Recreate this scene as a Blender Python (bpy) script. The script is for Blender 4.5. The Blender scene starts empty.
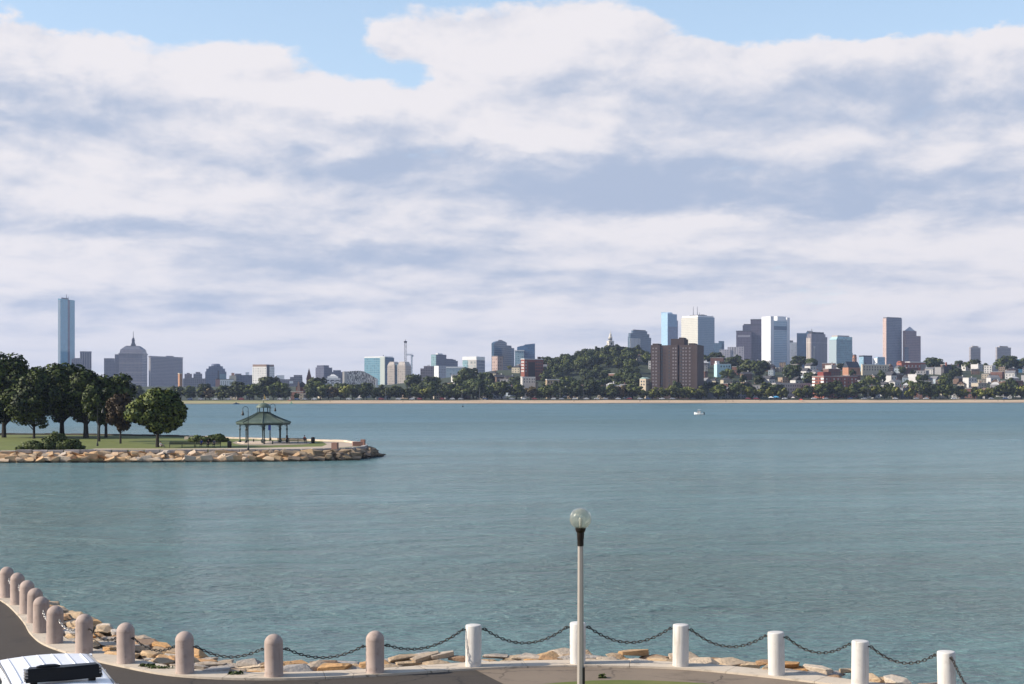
import bpy, bmesh, math, random
import numpy as np
from mathutils import Vector, Matrix
R = math.radians
scene = bpy.context.scene
COL = scene.collection
rnd = random.Random(11)

# ------------------------------------------------------------------ camera
F, HOR, CZ = 1422.0, 390.0, 11.0          # focal length in pixels, horizon row, camera height (m over water)
cam_d = bpy.data.cameras.new('camera'); cam = bpy.data.objects.new('camera', cam_d); COL.objects.link(cam)
cam.location = (0, 0, CZ); cam.rotation_euler = (R(90), 0, 0)
cam_d.sensor_width = 36; cam_d.lens = F * 36 / 1024; cam_d.shift_y = (HOR - 342) / 1024
cam_d.clip_start = 0.5; cam_d.clip_end = 20000
scene.camera = cam

# ------------------------------------------------------------------ sky, sun, exposure
SUN_EL, SUN_BACK = 30.0, 7.0             # elevation; the sun stands to the left and a little behind the camera
to_sun = Vector((-math.cos(R(SUN_EL)) * math.cos(R(SUN_BACK)), -math.cos(R(SUN_EL)) * math.sin(R(SUN_BACK)), math.sin(R(SUN_EL))))
sd = bpy.data.lights.new('sun', 'SUN'); sd.energy = 5.0; sd.angle = R(0.5); sd.color = (1.0, 0.91, 0.78)
sun = bpy.data.objects.new('sun', sd); COL.objects.link(sun)
sun.rotation_euler = (-to_sun).to_track_quat('-Z', 'Y').to_euler(); sun.location = (-60, -20, 60)
scene.view_settings.view_transform = 'Standard'; scene.view_settings.look = 'None'
scene.view_settings.exposure = 0.42; scene.view_settings.gamma = 1.0; scene.view_settings.use_curve_mapping = False
scene.cycles.volume_step_rate = 4.0; scene.cycles.volume_bounces = 0; scene.cycles.max_bounces = 7
scene.cycles.use_denoising = True

class NT:
    """tiny node-tree writer"""
    def __init__(s, tree): s.t = tree; s.n = tree.nodes; s.l = tree.links
    def new(s, typ, **kw):
        n = s.n.new(typ)
        for k, v in kw.items(): setattr(n, k, v)
        return n
    def put(s, sock, v):
        if v is None: return
        if isinstance(v, bpy.types.NodeSocket): s.l.new(v, sock)
        elif isinstance(v, (tuple, list)) and sock.type == 'RGBA' and len(v) == 3: sock.default_value = (*v, 1)
        else: sock.default_value = v
    def m(s, op, a, b=None, c=None, clamp=False):
        n = s.new('ShaderNodeMath', operation=op, use_clamp=clamp)
        for i, v in enumerate((a, b, c)): s.put(n.inputs[i], v)
        return n.outputs[0]
    def v(s, op, a, b=None):
        n = s.new('ShaderNodeVectorMath', operation=op)
        s.put(n.inputs[0], a); s.put(n.inputs[1], b)
        return n.outputs['Value'] if op in ('DOT_PRODUCT', 'LENGTH') else n.outputs[0]
    def mix(s, f, a, b):
        n = s.new('ShaderNodeMix', data_type='RGBA')
        s.put(n.inputs[0], f); s.put(n.inputs[6], a); s.put(n.inputs[7], b)
        return n.outputs[2]
    def smooth(s, x, a, b, lo=0.0, hi=1.0):
        n = s.new('ShaderNodeMapRange', interpolation_type='SMOOTHSTEP')
        for i, q in enumerate((x, a, b, lo, hi)): s.put(n.inputs[i], q)
        return n.outputs[0]
    def noise(s, vec, scale, detail=4, rough=.55, dist=0.0):
        n = s.new('ShaderNodeTexNoise')
        s.put(n.inputs['Vector'], vec); n.inputs['Scale'].default_value = scale; n.inputs['Detail'].default_value = detail
        n.inputs['Roughness'].default_value = rough; n.inputs['Distortion'].default_value = dist
        return n
    def xyz(s, x, y, z=0.0):
        n = s.new('ShaderNodeCombineXYZ')
        for i, q in enumerate((x, y, z)): s.put(n.inputs[i], q)
        return n.outputs[0]
    def sep(s, vec):
        n = s.new('ShaderNodeSeparateXYZ'); s.put(n.inputs[0], vec); return n.outputs

world = bpy.data.worlds.new('World'); scene.world = world; world.use_nodes = True
def build_sky():
    t = NT(world.node_tree); t.n.clear()
    sky = t.new('ShaderNodeTexSky', sky_type='NISHITA', sun_disc=False)
    sky.sun_elevation = R(SUN_EL); sky.sun_rotation = R(270 - SUN_BACK); sky.air_density = 1.0; sky.dust_density = 0.6; sky.ozone_density = 1.5
    tc = t.new('ShaderNodeTexCoord'); d = tc.outputs['Generated']
    x, y, z = t.sep(d)
    az = t.m('ARCTAN2', x, y); el = t.m('ARCSINE', z)
    # ragged edges: push the coordinates about with noise that is stretched along the horizon
    st = t.v('MULTIPLY', d, (1.0, 1.0, 2.2))
    wn = t.noise(st, 7.0, 6, .58); wn2 = t.noise(st, 26.0, 5, .6)
    w1 = t.v('SUBTRACT', wn.outputs['Color'], (.5, .5, .5)); w2 = t.v('SUBTRACT', wn2.outputs['Color'], (.5, .5, .5))
    a1, b1, _ = t.sep(w1); a2, b2, _ = t.sep(w2)
    U = t.m('ADD', az, t.m('ADD', t.m('MULTIPLY', a1, .12), t.m('MULTIPLY', a2, .05)))
    V = t.m('ADD', el, t.m('ADD', t.m('MULTIPLY', b1, .040), t.m('MULTIPLY', b2, .022)))
    UV = t.xyz(U, V)
    def bumps(lst):
        tot = None
        for px, py, rx, ry, amp in lst:
            q = t.v('MULTIPLY', t.v('SUBTRACT', UV, ((px - 512) / F, (HOR - py) / F, 0)), (F / rx, F / ry, 0))
            g = t.m('MULTIPLY', t.m('EXPONENT', t.m('MULTIPLY', t.v('DOT_PRODUCT', q, q), -1.0)), amp)
            tot = g if tot is None else t.m('ADD', tot, g)
        return tot
    # cloud texture: flattens into streaks towards the horizon, as a cloud deck does
    zl = t.m('MULTIPLY', t.m('LOGARITHM', t.m('ADD', t.m('MAXIMUM', z, 0.0), .05), math.e), .50)
    cv = t.xyz(x, y, zl)
    def puff(dx, dz, detail): return t.noise(t.v('ADD', cv, (dx, 0, dz)), 8.0, detail, .57, .2).outputs['Fac']
    n0, n1 = puff(0, 0, 9), puff(-.014, .032, 9)
    def curl(dx, dz): return t.noise(t.v('ADD', cv, (dx, 0, dz)), 21.0, 6, .58, .4).outputs['Fac']
    relief2 = t.m('MULTIPLY', t.m('SUBTRACT', curl(-.006, .016), curl(0, 0)), t.smooth(z, .02, .16, .35, 1.1))
    fine = n0
    relief = t.m('SUBTRACT', n1, n0)                    # more cloud towards the sun: in shade
    streak = t.noise(t.v('MULTIPLY', cv, (1, 1, 1.5)), 4.0, 6, .55, .3).outputs['Fac']
    big = t.noise(t.v('MULTIPLY', d, (1, 1, 2.2)), 3.2, 5, .55).outputs['Fac']
    # how much cloud
    lowcov = t.smooth(V, 322 / F, 366 / F, 1.0, -.30)
    highcov = t.m('MULTIPLY', t.smooth(el, .30, .5, 0.0, 1.0), t.m('MULTIPLY', t.m('SUBTRACT', big, .5), 2.2))
    cov = t.m('ADD', t.m('ADD', lowcov, highcov), bumps([
        (375, 80, 80, 18, -1.0), (318, 58, 45, 26, -.8), (250, 62, 90, 14, -.35), (220, 42, 170, 16, -.7), (540, 40, 150, 34, 1.2), (650, 62, 90, 22, .5), (128, 6, 22, 9, .9), (60, 4, 40, 8, .6), (920, 34, 200, 20, -.8), (560, 2, 300, 10, -.5)]))
    cov = t.m('ADD', cov, t.m('MULTIPLY', t.m('SUBTRACT', fine, .5), 2.6))
    cov = t.smooth(t.m('ADD', cov, t.m('MULTIPLY', t.m('SUBTRACT', curl(0, 0), .5), .8)), .18, .64)
    # how much of it is the shaded underside
    dark = bumps([(75, 122, 140, 27, .95), (640, 192, 300, 34, .85), (330, 168, 230, 18, .60), (640, 95, 150, 30, .62), (930, 108, 170, 36, .62), (110, 240, 190, 18, .62),
                  (400, 258, 190, 18, .65), (345, 131, 55, 9, .5), (860, 205, 260, 30, .55), (720, 282, 300, 12, .38), (180, 300, 220, 9, .28), (420, 305, 180, 8, .25), (20, 195, 60, 14, .45), (520, 330, 500, 12, .2),
                  (90, 75, 150, 24, -.4), (520, 60, 150, 30, -.35), (530, 142, 60, 12, -.5), (330, 110, 220, 14, -.35), (1000, 65, 200, 14, -.3), (120, 205, 180, 14, -.3), (650, 232, 200, 10, -.35)])
    dark = t.m('ADD', t.m('ADD', dark, t.m('ADD', t.m('MULTIPLY', relief, 2.5), relief2)), t.m('MULTIPLY', t.m('SUBTRACT', streak, .45), 1.0))
    dark = t.smooth(dark, -.20, 1.08)
    cloud = t.mix(dark, (.660, .640, .662), (.335, .395, .515))
    low = t.smooth(el, 0.0, 90 / F, 1.0, 0.0)
    cloud = t.mix(t.m('MULTIPLY', low, .55), cloud, (.425, .465, .575))
    cloud = t.mix(t.smooth(el, .3, .6, 0.0, .55), cloud, (.16, .20, .28))        # unseen clouds overhead dimmed to weaken the ambient light
    sk = t.v('MULTIPLY', sky.outputs[0], (.15, .15, .15))
    sk = t.mix(t.m('MULTIPLY', t.smooth(el, .5, .2), .42), sk, (.50, .62, .74))                    # thin high veil
    bg = t.new('ShaderNodeBackground'); t.put(bg.inputs[0], t.mix(cov, sk, cloud)); bg.inputs[1].default_value = 1.0
    out = t.new('ShaderNodeOutputWorld'); t.l.new(bg.outputs[0], out.inputs[0])
build_sky()

# ------------------------------------------------------------------ helpers
def P(px, py, Y):
    """the point at depth Y that the pixel px, py of the photograph shows"""
    return Vector(((px - 512) * Y / F, Y, CZ - (py - HOR) * Y / F))
def onz(px, py, z):
    return P(px, py, (CZ - z) * F / (py - HOR))
def smooth01(t):
    t = max(0.0, min(1.0, t)); return t * t * (3 - 2 * t)
def tag(o, label=None, cat=None, group=None, kind=None):
    if label: o['label'] = label
    if cat: o['category'] = cat
    if group: o['group'] = group
    if kind: o['kind'] = kind
    return o
def empty(name, loc, rz=0.0, label=None, cat=None, group=None):
    o = bpy.data.objects.new(name, None); COL.objects.link(o); o.location = loc; o.rotation_euler = (0, 0, rz)
    o.empty_display_size = .3
    return tag(o, label, cat, group)
def link(name, me, mat=None, parent=None, loc=None, rz=None):
    o = bpy.data.objects.new(name, me); COL.objects.link(o)
    if mat is not None and not me.materials: me.materials.append(mat)
    if parent is not None: o.parent = parent
    if loc is not None: o.location = loc
    if rz is not None: o.rotation_euler = (0, 0, rz)
    return o
def mesh_of(name, bm, smooth=False):
    me = bpy.data.meshes.new(name); bm.normal_update(); bm.to_mesh(me); bm.free()
    if smooth:
        for p in me.polygons: p.use_smooth = True
        me.set_sharp_from_angle(angle=R(38))
    return me
def copy_tree(o, parent=None):
    kids = list(o.children)
    c = o.copy(); COL.objects.link(c)
    if parent is not None: c.parent = parent
    for k in kids: copy_tree(k, c)
    return c
def box(bm, x0, x1, y0, y1, z0, z1, mi=0):
    v = [bm.verts.new(p) for p in ((x0, y0, z0), (x1, y0, z0), (x1, y1, z0), (x0, y1, z0), (x0, y0, z1), (x1, y0, z1), (x1, y1, z1), (x0, y1, z1))]
    for f in ((0, 3, 2, 1), (4, 5, 6, 7), (0, 1, 5, 4), (1, 2, 6, 5), (2, 3, 7, 6), (3, 0, 4, 7)):
        bm.faces.new([v[i] for i in f]).material_index = mi
def prism(bm, poly, z0, z1, top=None, mi=0):
    """upright prism on a plan polygon; top (optional): another polygon for the upper ring"""
    if sum(poly[i][0] * poly[(i + 1) % len(poly)][1] - poly[(i + 1) % len(poly)][0] * poly[i][1] for i in range(len(poly))) < 0:
        poly = poly[::-1]; top = top[::-1] if top else None
    lo = [bm.verts.new((p[0], p[1], p[2] if len(p) > 2 else z0)) for p in poly]
    hi = [bm.verts.new((p[0], p[1], p[2] if len(p) > 2 and top else z1)) for p in (top or poly)]
    n = len(poly)
    fs = [bm.faces.new([lo[i], lo[(i + 1) % n], hi[(i + 1) % n], hi[i]]) for i in range(n)]
    fs.append(bm.faces.new(hi)); fs.append(bm.faces.new(lo[::-1]))
    for f in fs: f.material_index = mi
def lathe(bm, prof, seg=16, cx=0, cy=0, rot=0.0, mi=0):
    rings = []
    for r, z in prof:
        if r < 1e-5: rings.append([bm.verts.new((cx, cy, z))])
        else: rings.append([bm.verts.new((cx + r * math.cos(rot + 2 * math.pi * i / seg), cy + r * math.sin(rot + 2 * math.pi * i / seg), z)) for i in range(seg)])
    for a, b in zip(rings, rings[1:]):
        for i in range(seg):
            j = (i + 1) % seg
            q = [a[0]] if len(a) == 1 else [a[i], a[j]]
            q += [b[0]] if len(b) == 1 else [b[j], b[i]]
            if len(q) > 2: bm.faces.new(q).material_index = mi
    for ring, flip in ((rings[0], True), (rings[-1], False)):
        if len(ring) > 2: bm.faces.new(ring[::-1] if flip else ring).material_index = mi
def tube(bm, pts, r, seg=8, mi=0):
    pts = [Vector(p) for p in pts]; rs = r if isinstance(r, (list, tuple)) else [r] * len(pts)
    rings = []; up = None
    for i, p in enumerate(pts):
        t = (pts[min(i + 1, len(pts) - 1)] - pts[max(i - 1, 0)]).normalized()
        if up is None: up = t.orthogonal().normalized()
        a = (up - t * up.dot(t)).normalized(); b = t.cross(a); up = a
        rings.append([bm.verts.new(p + (a * math.cos(2 * math.pi * k / seg) + b * math.sin(2 * math.pi * k / seg)) * rs[i]) for k in range(seg)])
    for A, B in zip(rings, rings[1:]):
        for k in range(seg): bm.faces.new([A[k], A[(k + 1) % seg], B[(k + 1) % seg], B[k]]).material_index = mi
    bm.faces.new(rings[0][::-1]).material_index = mi; bm.faces.new(rings[-1]).material_index = mi
def grid_mesh(name, xs, ys, zf):
    me = bpy.data.meshes.new(name); nx, ny = len(xs), len(ys)
    v = [(x, y, zf(x, y)) for y in ys for x in xs]
    f = [(j * nx + i, j * nx + i + 1, (j + 1) * nx + i + 1, (j + 1) * nx + i) for j in range(ny - 1) for i in range(nx - 1)]
    me.from_pydata(v, [], f); me.update()
    return me

# ------------------------------------------------------------------ materials
def principled(name):
    m = bpy.data.materials.new(name); m.use_nodes = True
    t = NT(m.node_tree); return m, t, t.n['Principled BSDF']
def mat(name, col, rough=.75, var=.12, scale=1.0, bump=0.0, bscale=None, metal=0.0, spec=.4, objvar=0.0, stains=None, streak=None, cracks=None):
    """plain surface: base colour that wanders with noise, optional grain bump, stains and per-object variation"""
    m, t, b = principled(name)
    tc = t.new('ShaderNodeTexCoord').outputs['Object']
    n1 = t.noise(tc, scale, 5, .6).outputs['Fac']
    f = t.m('MULTIPLY_ADD', t.m('SUBTRACT', n1, .5), 4 * var, 1.0)
    if objvar:
        oi = t.new('ShaderNodeObjectInfo').outputs['Random']
        f = t.m('MULTIPLY', f, t.m('MULTIPLY_ADD', t.m('SUBTRACT', oi, .5), 2 * objvar, 1.0))
    c = t.v('MULTIPLY', t.xyz(f, f, f), tuple(col))
    if stains:
        s2 = t.smooth(t.noise(tc, scale * stains[1], 6, .65).outputs['Fac'], .52, .68)
        c = t.mix(t.m('MULTIPLY', s2, stains[2]), c, stains[0])
    if streak:      # run-off marks down the sides
        sn = t.noise(t.v('MULTIPLY', tc, (9, 9, .7)), 1.0, 5, .6).outputs['Fac']; c = t.mix(t.m('MULTIPLY', t.smooth(sn, .54, .72), streak[1]), c, streak[0])
    if cracks:      # a few wandering cracks and old patches
        wv = t.v('ADD', tc, t.v('MULTIPLY', t.noise(tc, 1.2, 4, .6).outputs['Color'], (.7, .7, 0)))
        vo = t.new('ShaderNodeTexVoronoi', feature='DISTANCE_TO_EDGE'); t.put(vo.inputs['Vector'], wv); vo.inputs['Scale'].default_value = cracks[0]
        gate = t.smooth(t.noise(tc, .35, 3, .5).outputs['Fac'], .46, .56)
        c = t.mix(t.m('MULTIPLY', t.m('MULTIPLY', t.smooth(vo.outputs['Distance'], .004, .016, 1, 0), gate), .75), c, cracks[1])
    t.put(b.inputs['Base Color'], c); b.inputs['Roughness'].default_value = rough; b.inputs['Metallic'].default_value = metal
    b.inputs['Specular IOR Level'].default_value = spec
    if bump:
        bn = t.new('ShaderNodeBump'); bn.inputs['Strength'].default_value = bump; bn.inputs['Distance'].default_value = .02
        t.put(bn.inputs['Height'], t.noise(tc, bscale or scale * 12, 6, .65).outputs['Fac']); t.put(b.inputs['Normal'], bn.outputs[0])
    return m
def facade(name, wall, glass, fh=3.8, bay=4.0, wf=.6, hf=.55, grough=.25, wrough=.7, gvar=.35, band=None, gspec=.5):
    """wall with a regular grid of openings; floor height and bay width in metres"""
    m, t, b = principled(name)
    tc = t.new('ShaderNodeTexCoord'); x, y, z = t.sep(tc.outputs['Object']); nx, ny, nz = t.sep(tc.outputs['Normal'])
    side = t.m('GREATER_THAN', t.m('ABSOLUTE', nx), t.m('ABSOLUTE', ny))
    u = t.m('ADD', t.m('MULTIPLY', side, y), t.m('MULTIPLY', t.m('SUBTRACT', 1.0, side), x))
    ub = t.m('DIVIDE', u, bay); zb = t.m('DIVIDE', z, fh)
    inu = t.m('LESS_THAN', t.m('ABSOLUTE', t.m('SUBTRACT', t.m('FRACT', ub), .5)), wf / 2)
    inz = t.m('LESS_THAN', t.m('ABSOLUTE', t.m('SUBTRACT', t.m('FRACT', zb), .5)), hf / 2)
    k = t.m('MULTIPLY', t.m('MULTIPLY', inu, inz), t.m('LESS_THAN', t.m('ABSOLUTE', nz), .5))
    wn = t.new('ShaderNodeTexWhiteNoise'); t.put(wn.inputs[0], t.xyz(t.m('FLOOR', ub), t.m('FLOOR', zb), side))
    g = t.m('MULTIPLY_ADD', t.m('SUBTRACT', wn.outputs[0], .5), 2 * gvar, 1.0)
    gl = t.v('MULTIPLY', t.xyz(g, g, g), tuple(glass))
    n1 = t.noise(tc.outputs['Object'], .05, 4, .6).outputs['Fac']; w = t.m('MULTIPLY_ADD', t.m('SUBTRACT', n1, .5), .35, 1.0)
    wl = t.v('MULTIPLY', t.xyz(w, w, w), tuple(wall))
    if band:
        bf = t.m('LESS_THAN', t.m('FRACT', t.m('DIVIDE', z, band[0])), band[1]); wl = t.mix(bf, wl, band[2]); k = t.m('MULTIPLY', k, t.m('SUBTRACT', 1.0, bf))
    t.put(b.inputs['Base Color'], t.mix(k, wl, gl))
    t.put(b.inputs['Roughness'], t.m('MULTIPLY_ADD', k, grough - wrough, wrough)); b.inputs['Specular IOR Level'].default_value = gspec
    return m
def foliage(name, a, bcol, scale=.35, objvar=.35):
    m, t, b = principled(name)
    ge = t.new('ShaderNodeNewGeometry'); oi = t.new('ShaderNodeObjectInfo').outputs['Random']
    n1 = t.noise(ge.outputs['Position'], scale, 3, .6).outputs['Fac']
    rp = t.m('MULTIPLY_ADD', t.m('SUBTRACT', ge.outputs['Random Per Island'], .5), .5, 0.0)
    f = t.smooth(t.m('ADD', n1, rp), .3, .7)
    c = t.mix(f, a, bcol)
    g = t.m('MULTIPLY_ADD', t.m('SUBTRACT', oi, .5), 2 * objvar, 1.0)
    t.put(b.inputs['Base Color'], t.v('MULTIPLY', c, t.xyz(g, g, t.m('MULTIPLY', g, .95))))
    b.inputs['Roughness'].default_value = .6; b.inputs['Specular IOR Level'].default_value = .25
    return m
M = {}
# ================================================================== THE SETTING
def lerp_tab(tab, x):
    if x <= tab[0][0]: return tab[0][1]
    for (a, b), (c, d) in zip(tab, tab[1:]):
        if x <= c: return b + (d - b) * (x - a) / (c - a)
    return tab[-1][1]
RIDGE = [(-200, 386), (300, 387), (400, 385), (440, 380), (470, 376), (500, 371), (540, 371), (565, 366), (590, 360), (611, 358), (640, 360), (665, 364), (700, 366), (760, 369), (850, 372), (950, 371), (1024, 374), (1300, 380)]
def shore_shift(x):
    """the shore runs a little askew: its left part lies nearer"""
    return -140 + 105 * max(0.0, min(1.0, (x + 290) / 740))
def SY(px, Y):
    return Y if Y >= 2000 else Y + shore_shift((px - 512) * Y / F)
def ground(x, y):
    """height of the far shore"""
    y = y - shore_shift(x)
    if y < 1245: return -1.5
    if y < 1300: return -.25 + 2.95 * (y - 1245) / 52 + .22 * math.sin(x / 37) * math.sin(x / 11.3 + 1) + .12 * math.sin(x / 5.1) if y < 1297 else 2.72
    px = 512 + x * F / 1800
    h = 11 + (390 - lerp_tab(RIDGE, px)) * 1800 / F
    if y < 1800: return 2.72 + (h - 2.72) * smooth01((y - 1320) / 480) ** .9
    return max(5.0, 5 + (h - 5) * (1 - smooth01((y - 1820) / 500)))

# water
def water_mat():
    m, t, b = principled('water')
    p = t.new('ShaderNodeNewGeometry').outputs['Position']
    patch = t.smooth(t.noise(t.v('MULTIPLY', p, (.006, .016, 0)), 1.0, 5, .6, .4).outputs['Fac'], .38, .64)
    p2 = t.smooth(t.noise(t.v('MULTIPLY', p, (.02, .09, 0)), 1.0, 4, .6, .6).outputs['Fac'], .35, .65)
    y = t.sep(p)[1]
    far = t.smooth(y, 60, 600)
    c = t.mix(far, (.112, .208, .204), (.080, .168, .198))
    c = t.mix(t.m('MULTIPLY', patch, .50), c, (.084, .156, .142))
    b.inputs['IOR'].default_value = 1.333; t.put(b.inputs['Roughness'], t.m('MULTIPLY_ADD', far, .20, .18))
    w0 = t.noise(t.v('MULTIPLY', p, (1.7, 2.5, 1)), 1.0, 5, .68, .5).outputs['Fac']
    w1 = t.noise(t.v('MULTIPLY', p, (.22, .46, 1)), 1.0, 4, .6, .5).outputs['Fac']
    w2 = t.noise(t.v('MULTIPLY', p, (3.6, 5.6, 1)), 1.0, 3, .6).outputs['Fac']
    w3 = t.noise(t.v('MULTIPLY', p, (.05, .13, 1)), 1.0, 4, .62, .6).outputs['Fac']
    h = t.m('ADD', t.m('ADD', t.m('MULTIPLY', w0, .62), t.m('MULTIPLY', w1, 1.7)), t.m('ADD', t.m('MULTIPLY', w2, .11), t.m('MULTIPLY', w3, 3.4)))
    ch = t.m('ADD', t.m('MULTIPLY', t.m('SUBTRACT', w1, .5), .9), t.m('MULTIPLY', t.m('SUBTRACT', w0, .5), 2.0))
    g = t.m('MULTIPLY_ADD', ch, .85, 1.0)                 # light and dark of the wavelets put into the colour
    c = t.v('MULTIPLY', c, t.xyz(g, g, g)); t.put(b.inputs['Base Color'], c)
    bn = t.new('ShaderNodeBump'); t.put(bn.inputs['Height'], h); bn.inputs['Distance'].default_value = 1.0
    t.put(bn.inputs['Strength'], t.m('MULTIPLY', t.m('MULTIPLY_ADD', patch, .35, .75), t.m('MULTIPLY_ADD', p2, .3, .75)))
    t.put(b.inputs['Normal'], bn.outputs[0])
    return m
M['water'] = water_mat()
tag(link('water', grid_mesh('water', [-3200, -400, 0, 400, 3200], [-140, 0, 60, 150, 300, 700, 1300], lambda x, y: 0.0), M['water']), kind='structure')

def shore_mesh(name, xs, ys, zf):
    me = grid_mesh(name, xs, ys, lambda x, y: 0.0)
    for v in me.vertices:
        v.co.y += shore_shift(v.co.x) * (1 if v.co.y < 2000 else 0); v.co.z = zf(v.co.x, v.co.y)
    return me
# far shore: terrain with the hill, beach, shore road
M['earth'] = mat('earth', (.026, .036, .013), .95, .2, .02)
xs = list(np.arange(-3200, -700, 250)) + list(np.arange(-700, 900, 20)) + list(np.arange(900, 3201, 230))
ys = [1238, 1245, 1260, 1275, 1290, 1297, 1300, 1320] + list(np.arange(1345, 1900, 25)) + [1950, 2050, 2150, 2250, 2350, 2600, 3200, 4500]
tag(link('terrain', shore_mesh('terrain', xs, ys, ground), M['earth']), kind='structure')
def beach_mat():
    m, t, b = principled('sand')
    p = t.new('ShaderNodeNewGeometry').outputs['Position']; x, y, z = t.sep(p)
    n = t.noise(t.v('MULTIPLY', p, (.02, .12, .1)), 1.0, 5, .6).outputs['Fac']
    dry = t.mix(t.smooth(n, .3, .7), (.36, .26, .17), (.56, .41, .265))
    wet = t.smooth(z, .1, .75)
    left = t.smooth(t.m('ADD', x, t.m('MULTIPLY', n, 40)), -190, -110)
    grassy = t.mix(t.smooth(n, .4, .6), (.22, .21, .085), (.34, .29, .14))
    c = t.mix(left, grassy, dry)
    t.put(b.inputs['Base Color'], t.mix(wet, (.17, .125, .09), c)); b.inputs['Roughness'].default_value = .9
    return m
M['sand'] = beach_mat()
tag(link('beach', shore_mesh('beach', xs, [1244, 1250, 1260, 1275, 1290], lambda x, y: ground(x, y) + .06), M['sand']), kind='structure')
M['far_road'] = mat('far_road', (.11, .11, .115), .9, .1, .05)
tag(link('shore_road', shore_mesh('shore_road', xs, [1300.5, 1308.5], lambda x, y: 2.83), M['far_road']), kind='structure')

# ------------------------------------------------------------------ the near plaza
PZ = 4.6                                       # kerb top
bol_px = [(7, 597), (17.5, 604), (27, 613), (34.7, 622), (41, 632), (54.7, 642.5), (84, 652.4), (126, 662.5), (185, 672.6), (274, 675.8), (375, 672),
          (473.3, 665.8), (577.5, 663), (680.6, 665.5), (776.6, 674.3), (860, 684.6), (947, 697), (1030, 742)]
bol = [onz(x, y, PZ) for x, y in bol_px]
ext0 = [bol[0] + (bol[0] - bol[1]).normalized() * d for d in (28, 16, 7)]
ext1 = [bol[-1] + (bol[-1] - bol[-2]).normalized() * d for d in (3, 9, 25)]
ctrl = [Vector((p.x, p.y)) for p in ext0 + bol + ext1]
def catmull(pts, n=8):
    out = []
    for i in range(len(pts) - 1):
        p0 = pts[max(i - 1, 0)]; p1 = pts[i]; p2 = pts[i + 1]; p3 = pts[min(i + 2, len(pts) - 1)]
        for k in range(n):
            t = k / n
            out.append(.5 * ((2 * p1) + (p2 - p0) * t + (2 * p0 - 5 * p1 + 4 * p2 - p3) * t * t + (3 * p1 - p0 - 3 * p2 + p3) * t ** 3))
    out.append(pts[-1]); return out
EDGE = catmull(ctrl, 8)
def edge_normals(e):
    ns = []
    for i in range(len(e)):
        t = (e[min(i + 1, len(e) - 1)] - e[max(i - 1, 0)]).normalized()
        ns.append(Vector((-t.y, t.x)))          # points to the water
    return ns
EN = edge_normals(EDGE)
def edge_off(d): return [p + n * d for p, n in zip(EDGE, EN)]
def strip(name, d0, d1, zf0, zf1, material, kind='structure'):
    a, b = edge_off(d0), edge_off(d1); me = bpy.data.meshes.new(name)
    v = [(p.x, p.y, zf0) for p in a] + [(p.x, p.y, zf1) for p in b]; n = len(a)
    me.from_pydata(v, [], [(i, i + 1, n + i + 1, n + i) for i in range(n - 1)]); me.update()
    return tag(link(name, me, material), kind=kind)
M['asphalt'] = mat('asphalt', (.054, .043, .034), .92, .10, .35, .5, 60, stains=((.030, .026, .024), 1.6, .6), cracks=(.55, (.014, .012, .011)))
M['tan_paving'] = mat('tan_paving', (.205, .158, .115), .9, .10, .5, .5, 70, stains=((.10, .078, .06), 2.2, .5), cracks=(.5, (.05, .038, .03)))
M['kerb'] = mat('kerb_concrete', (.52, .44, .345), .85, .12, 1.3, .4, 30, stains=((.26, .22, .17), 2.0, .6), cracks=(.8, (.16, .13, .10)))
M['bank'] = mat('bank_soil', (.10, .08, .06), .95, .25, .8, .6, 8)
M['lawn'] = mat('lawn', (.115, .135, .024), .9, .22, .25, .6, 6, stains=((.16, .145, .045), 2.0, .7))
def polygon_sheet(name, pts, z, material):
    bm = bmesh.new(); vs = [bm.verts.new((p[0], p[1], z)) for p in pts]; f = bm.faces.new(vs); bm.normal_update()
    if f.normal.z < 0: bmesh.ops.reverse_faces(bm, faces=[f])
    bmesh.ops.triangulate(bm, faces=[f])
    return tag(link(name, mesh_of(name, bm), material), kind='structure')
inner = edge_off(-.27)
polygon_sheet('road', [(p.x, p.y) for p in inner] + [(70, -60), (-70, -60)], PZ - .05, M['asphalt'])
# lighter paving to the right of a straight joint
j0, j1 = onz(458, 667, PZ - .1), onz(492, 683, PZ - .1)
jd = (j1 - j0).normalized()
k = min(range(len(inner)), key=lambda i: abs((inner[i] - Vector((j0.x, j0.y))).cross(Vector((jd.x, jd.y)))) + (1000 if inner[i].y < 20 else 0))
polygon_sheet('paving', [(p.x, p.y) for p in inner[k:]] + [(70, -60)] + [(j0.x + jd.x * q, j0.y + jd.y * q) for q in (40, 20, 5)], PZ - .045, M['tan_paving'])
isl = []
for i in range(40):
    a = 2 * math.pi * i / 40
    isl.append((2.4 + 4.0 * math.cos(a) * (1.15 if math.cos(a) > 0 else 1), 27.15 + 4.42 * math.sin(a)))
polygon_sheet('grass_plot', isl, PZ - .038, M['lawn'])
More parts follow.
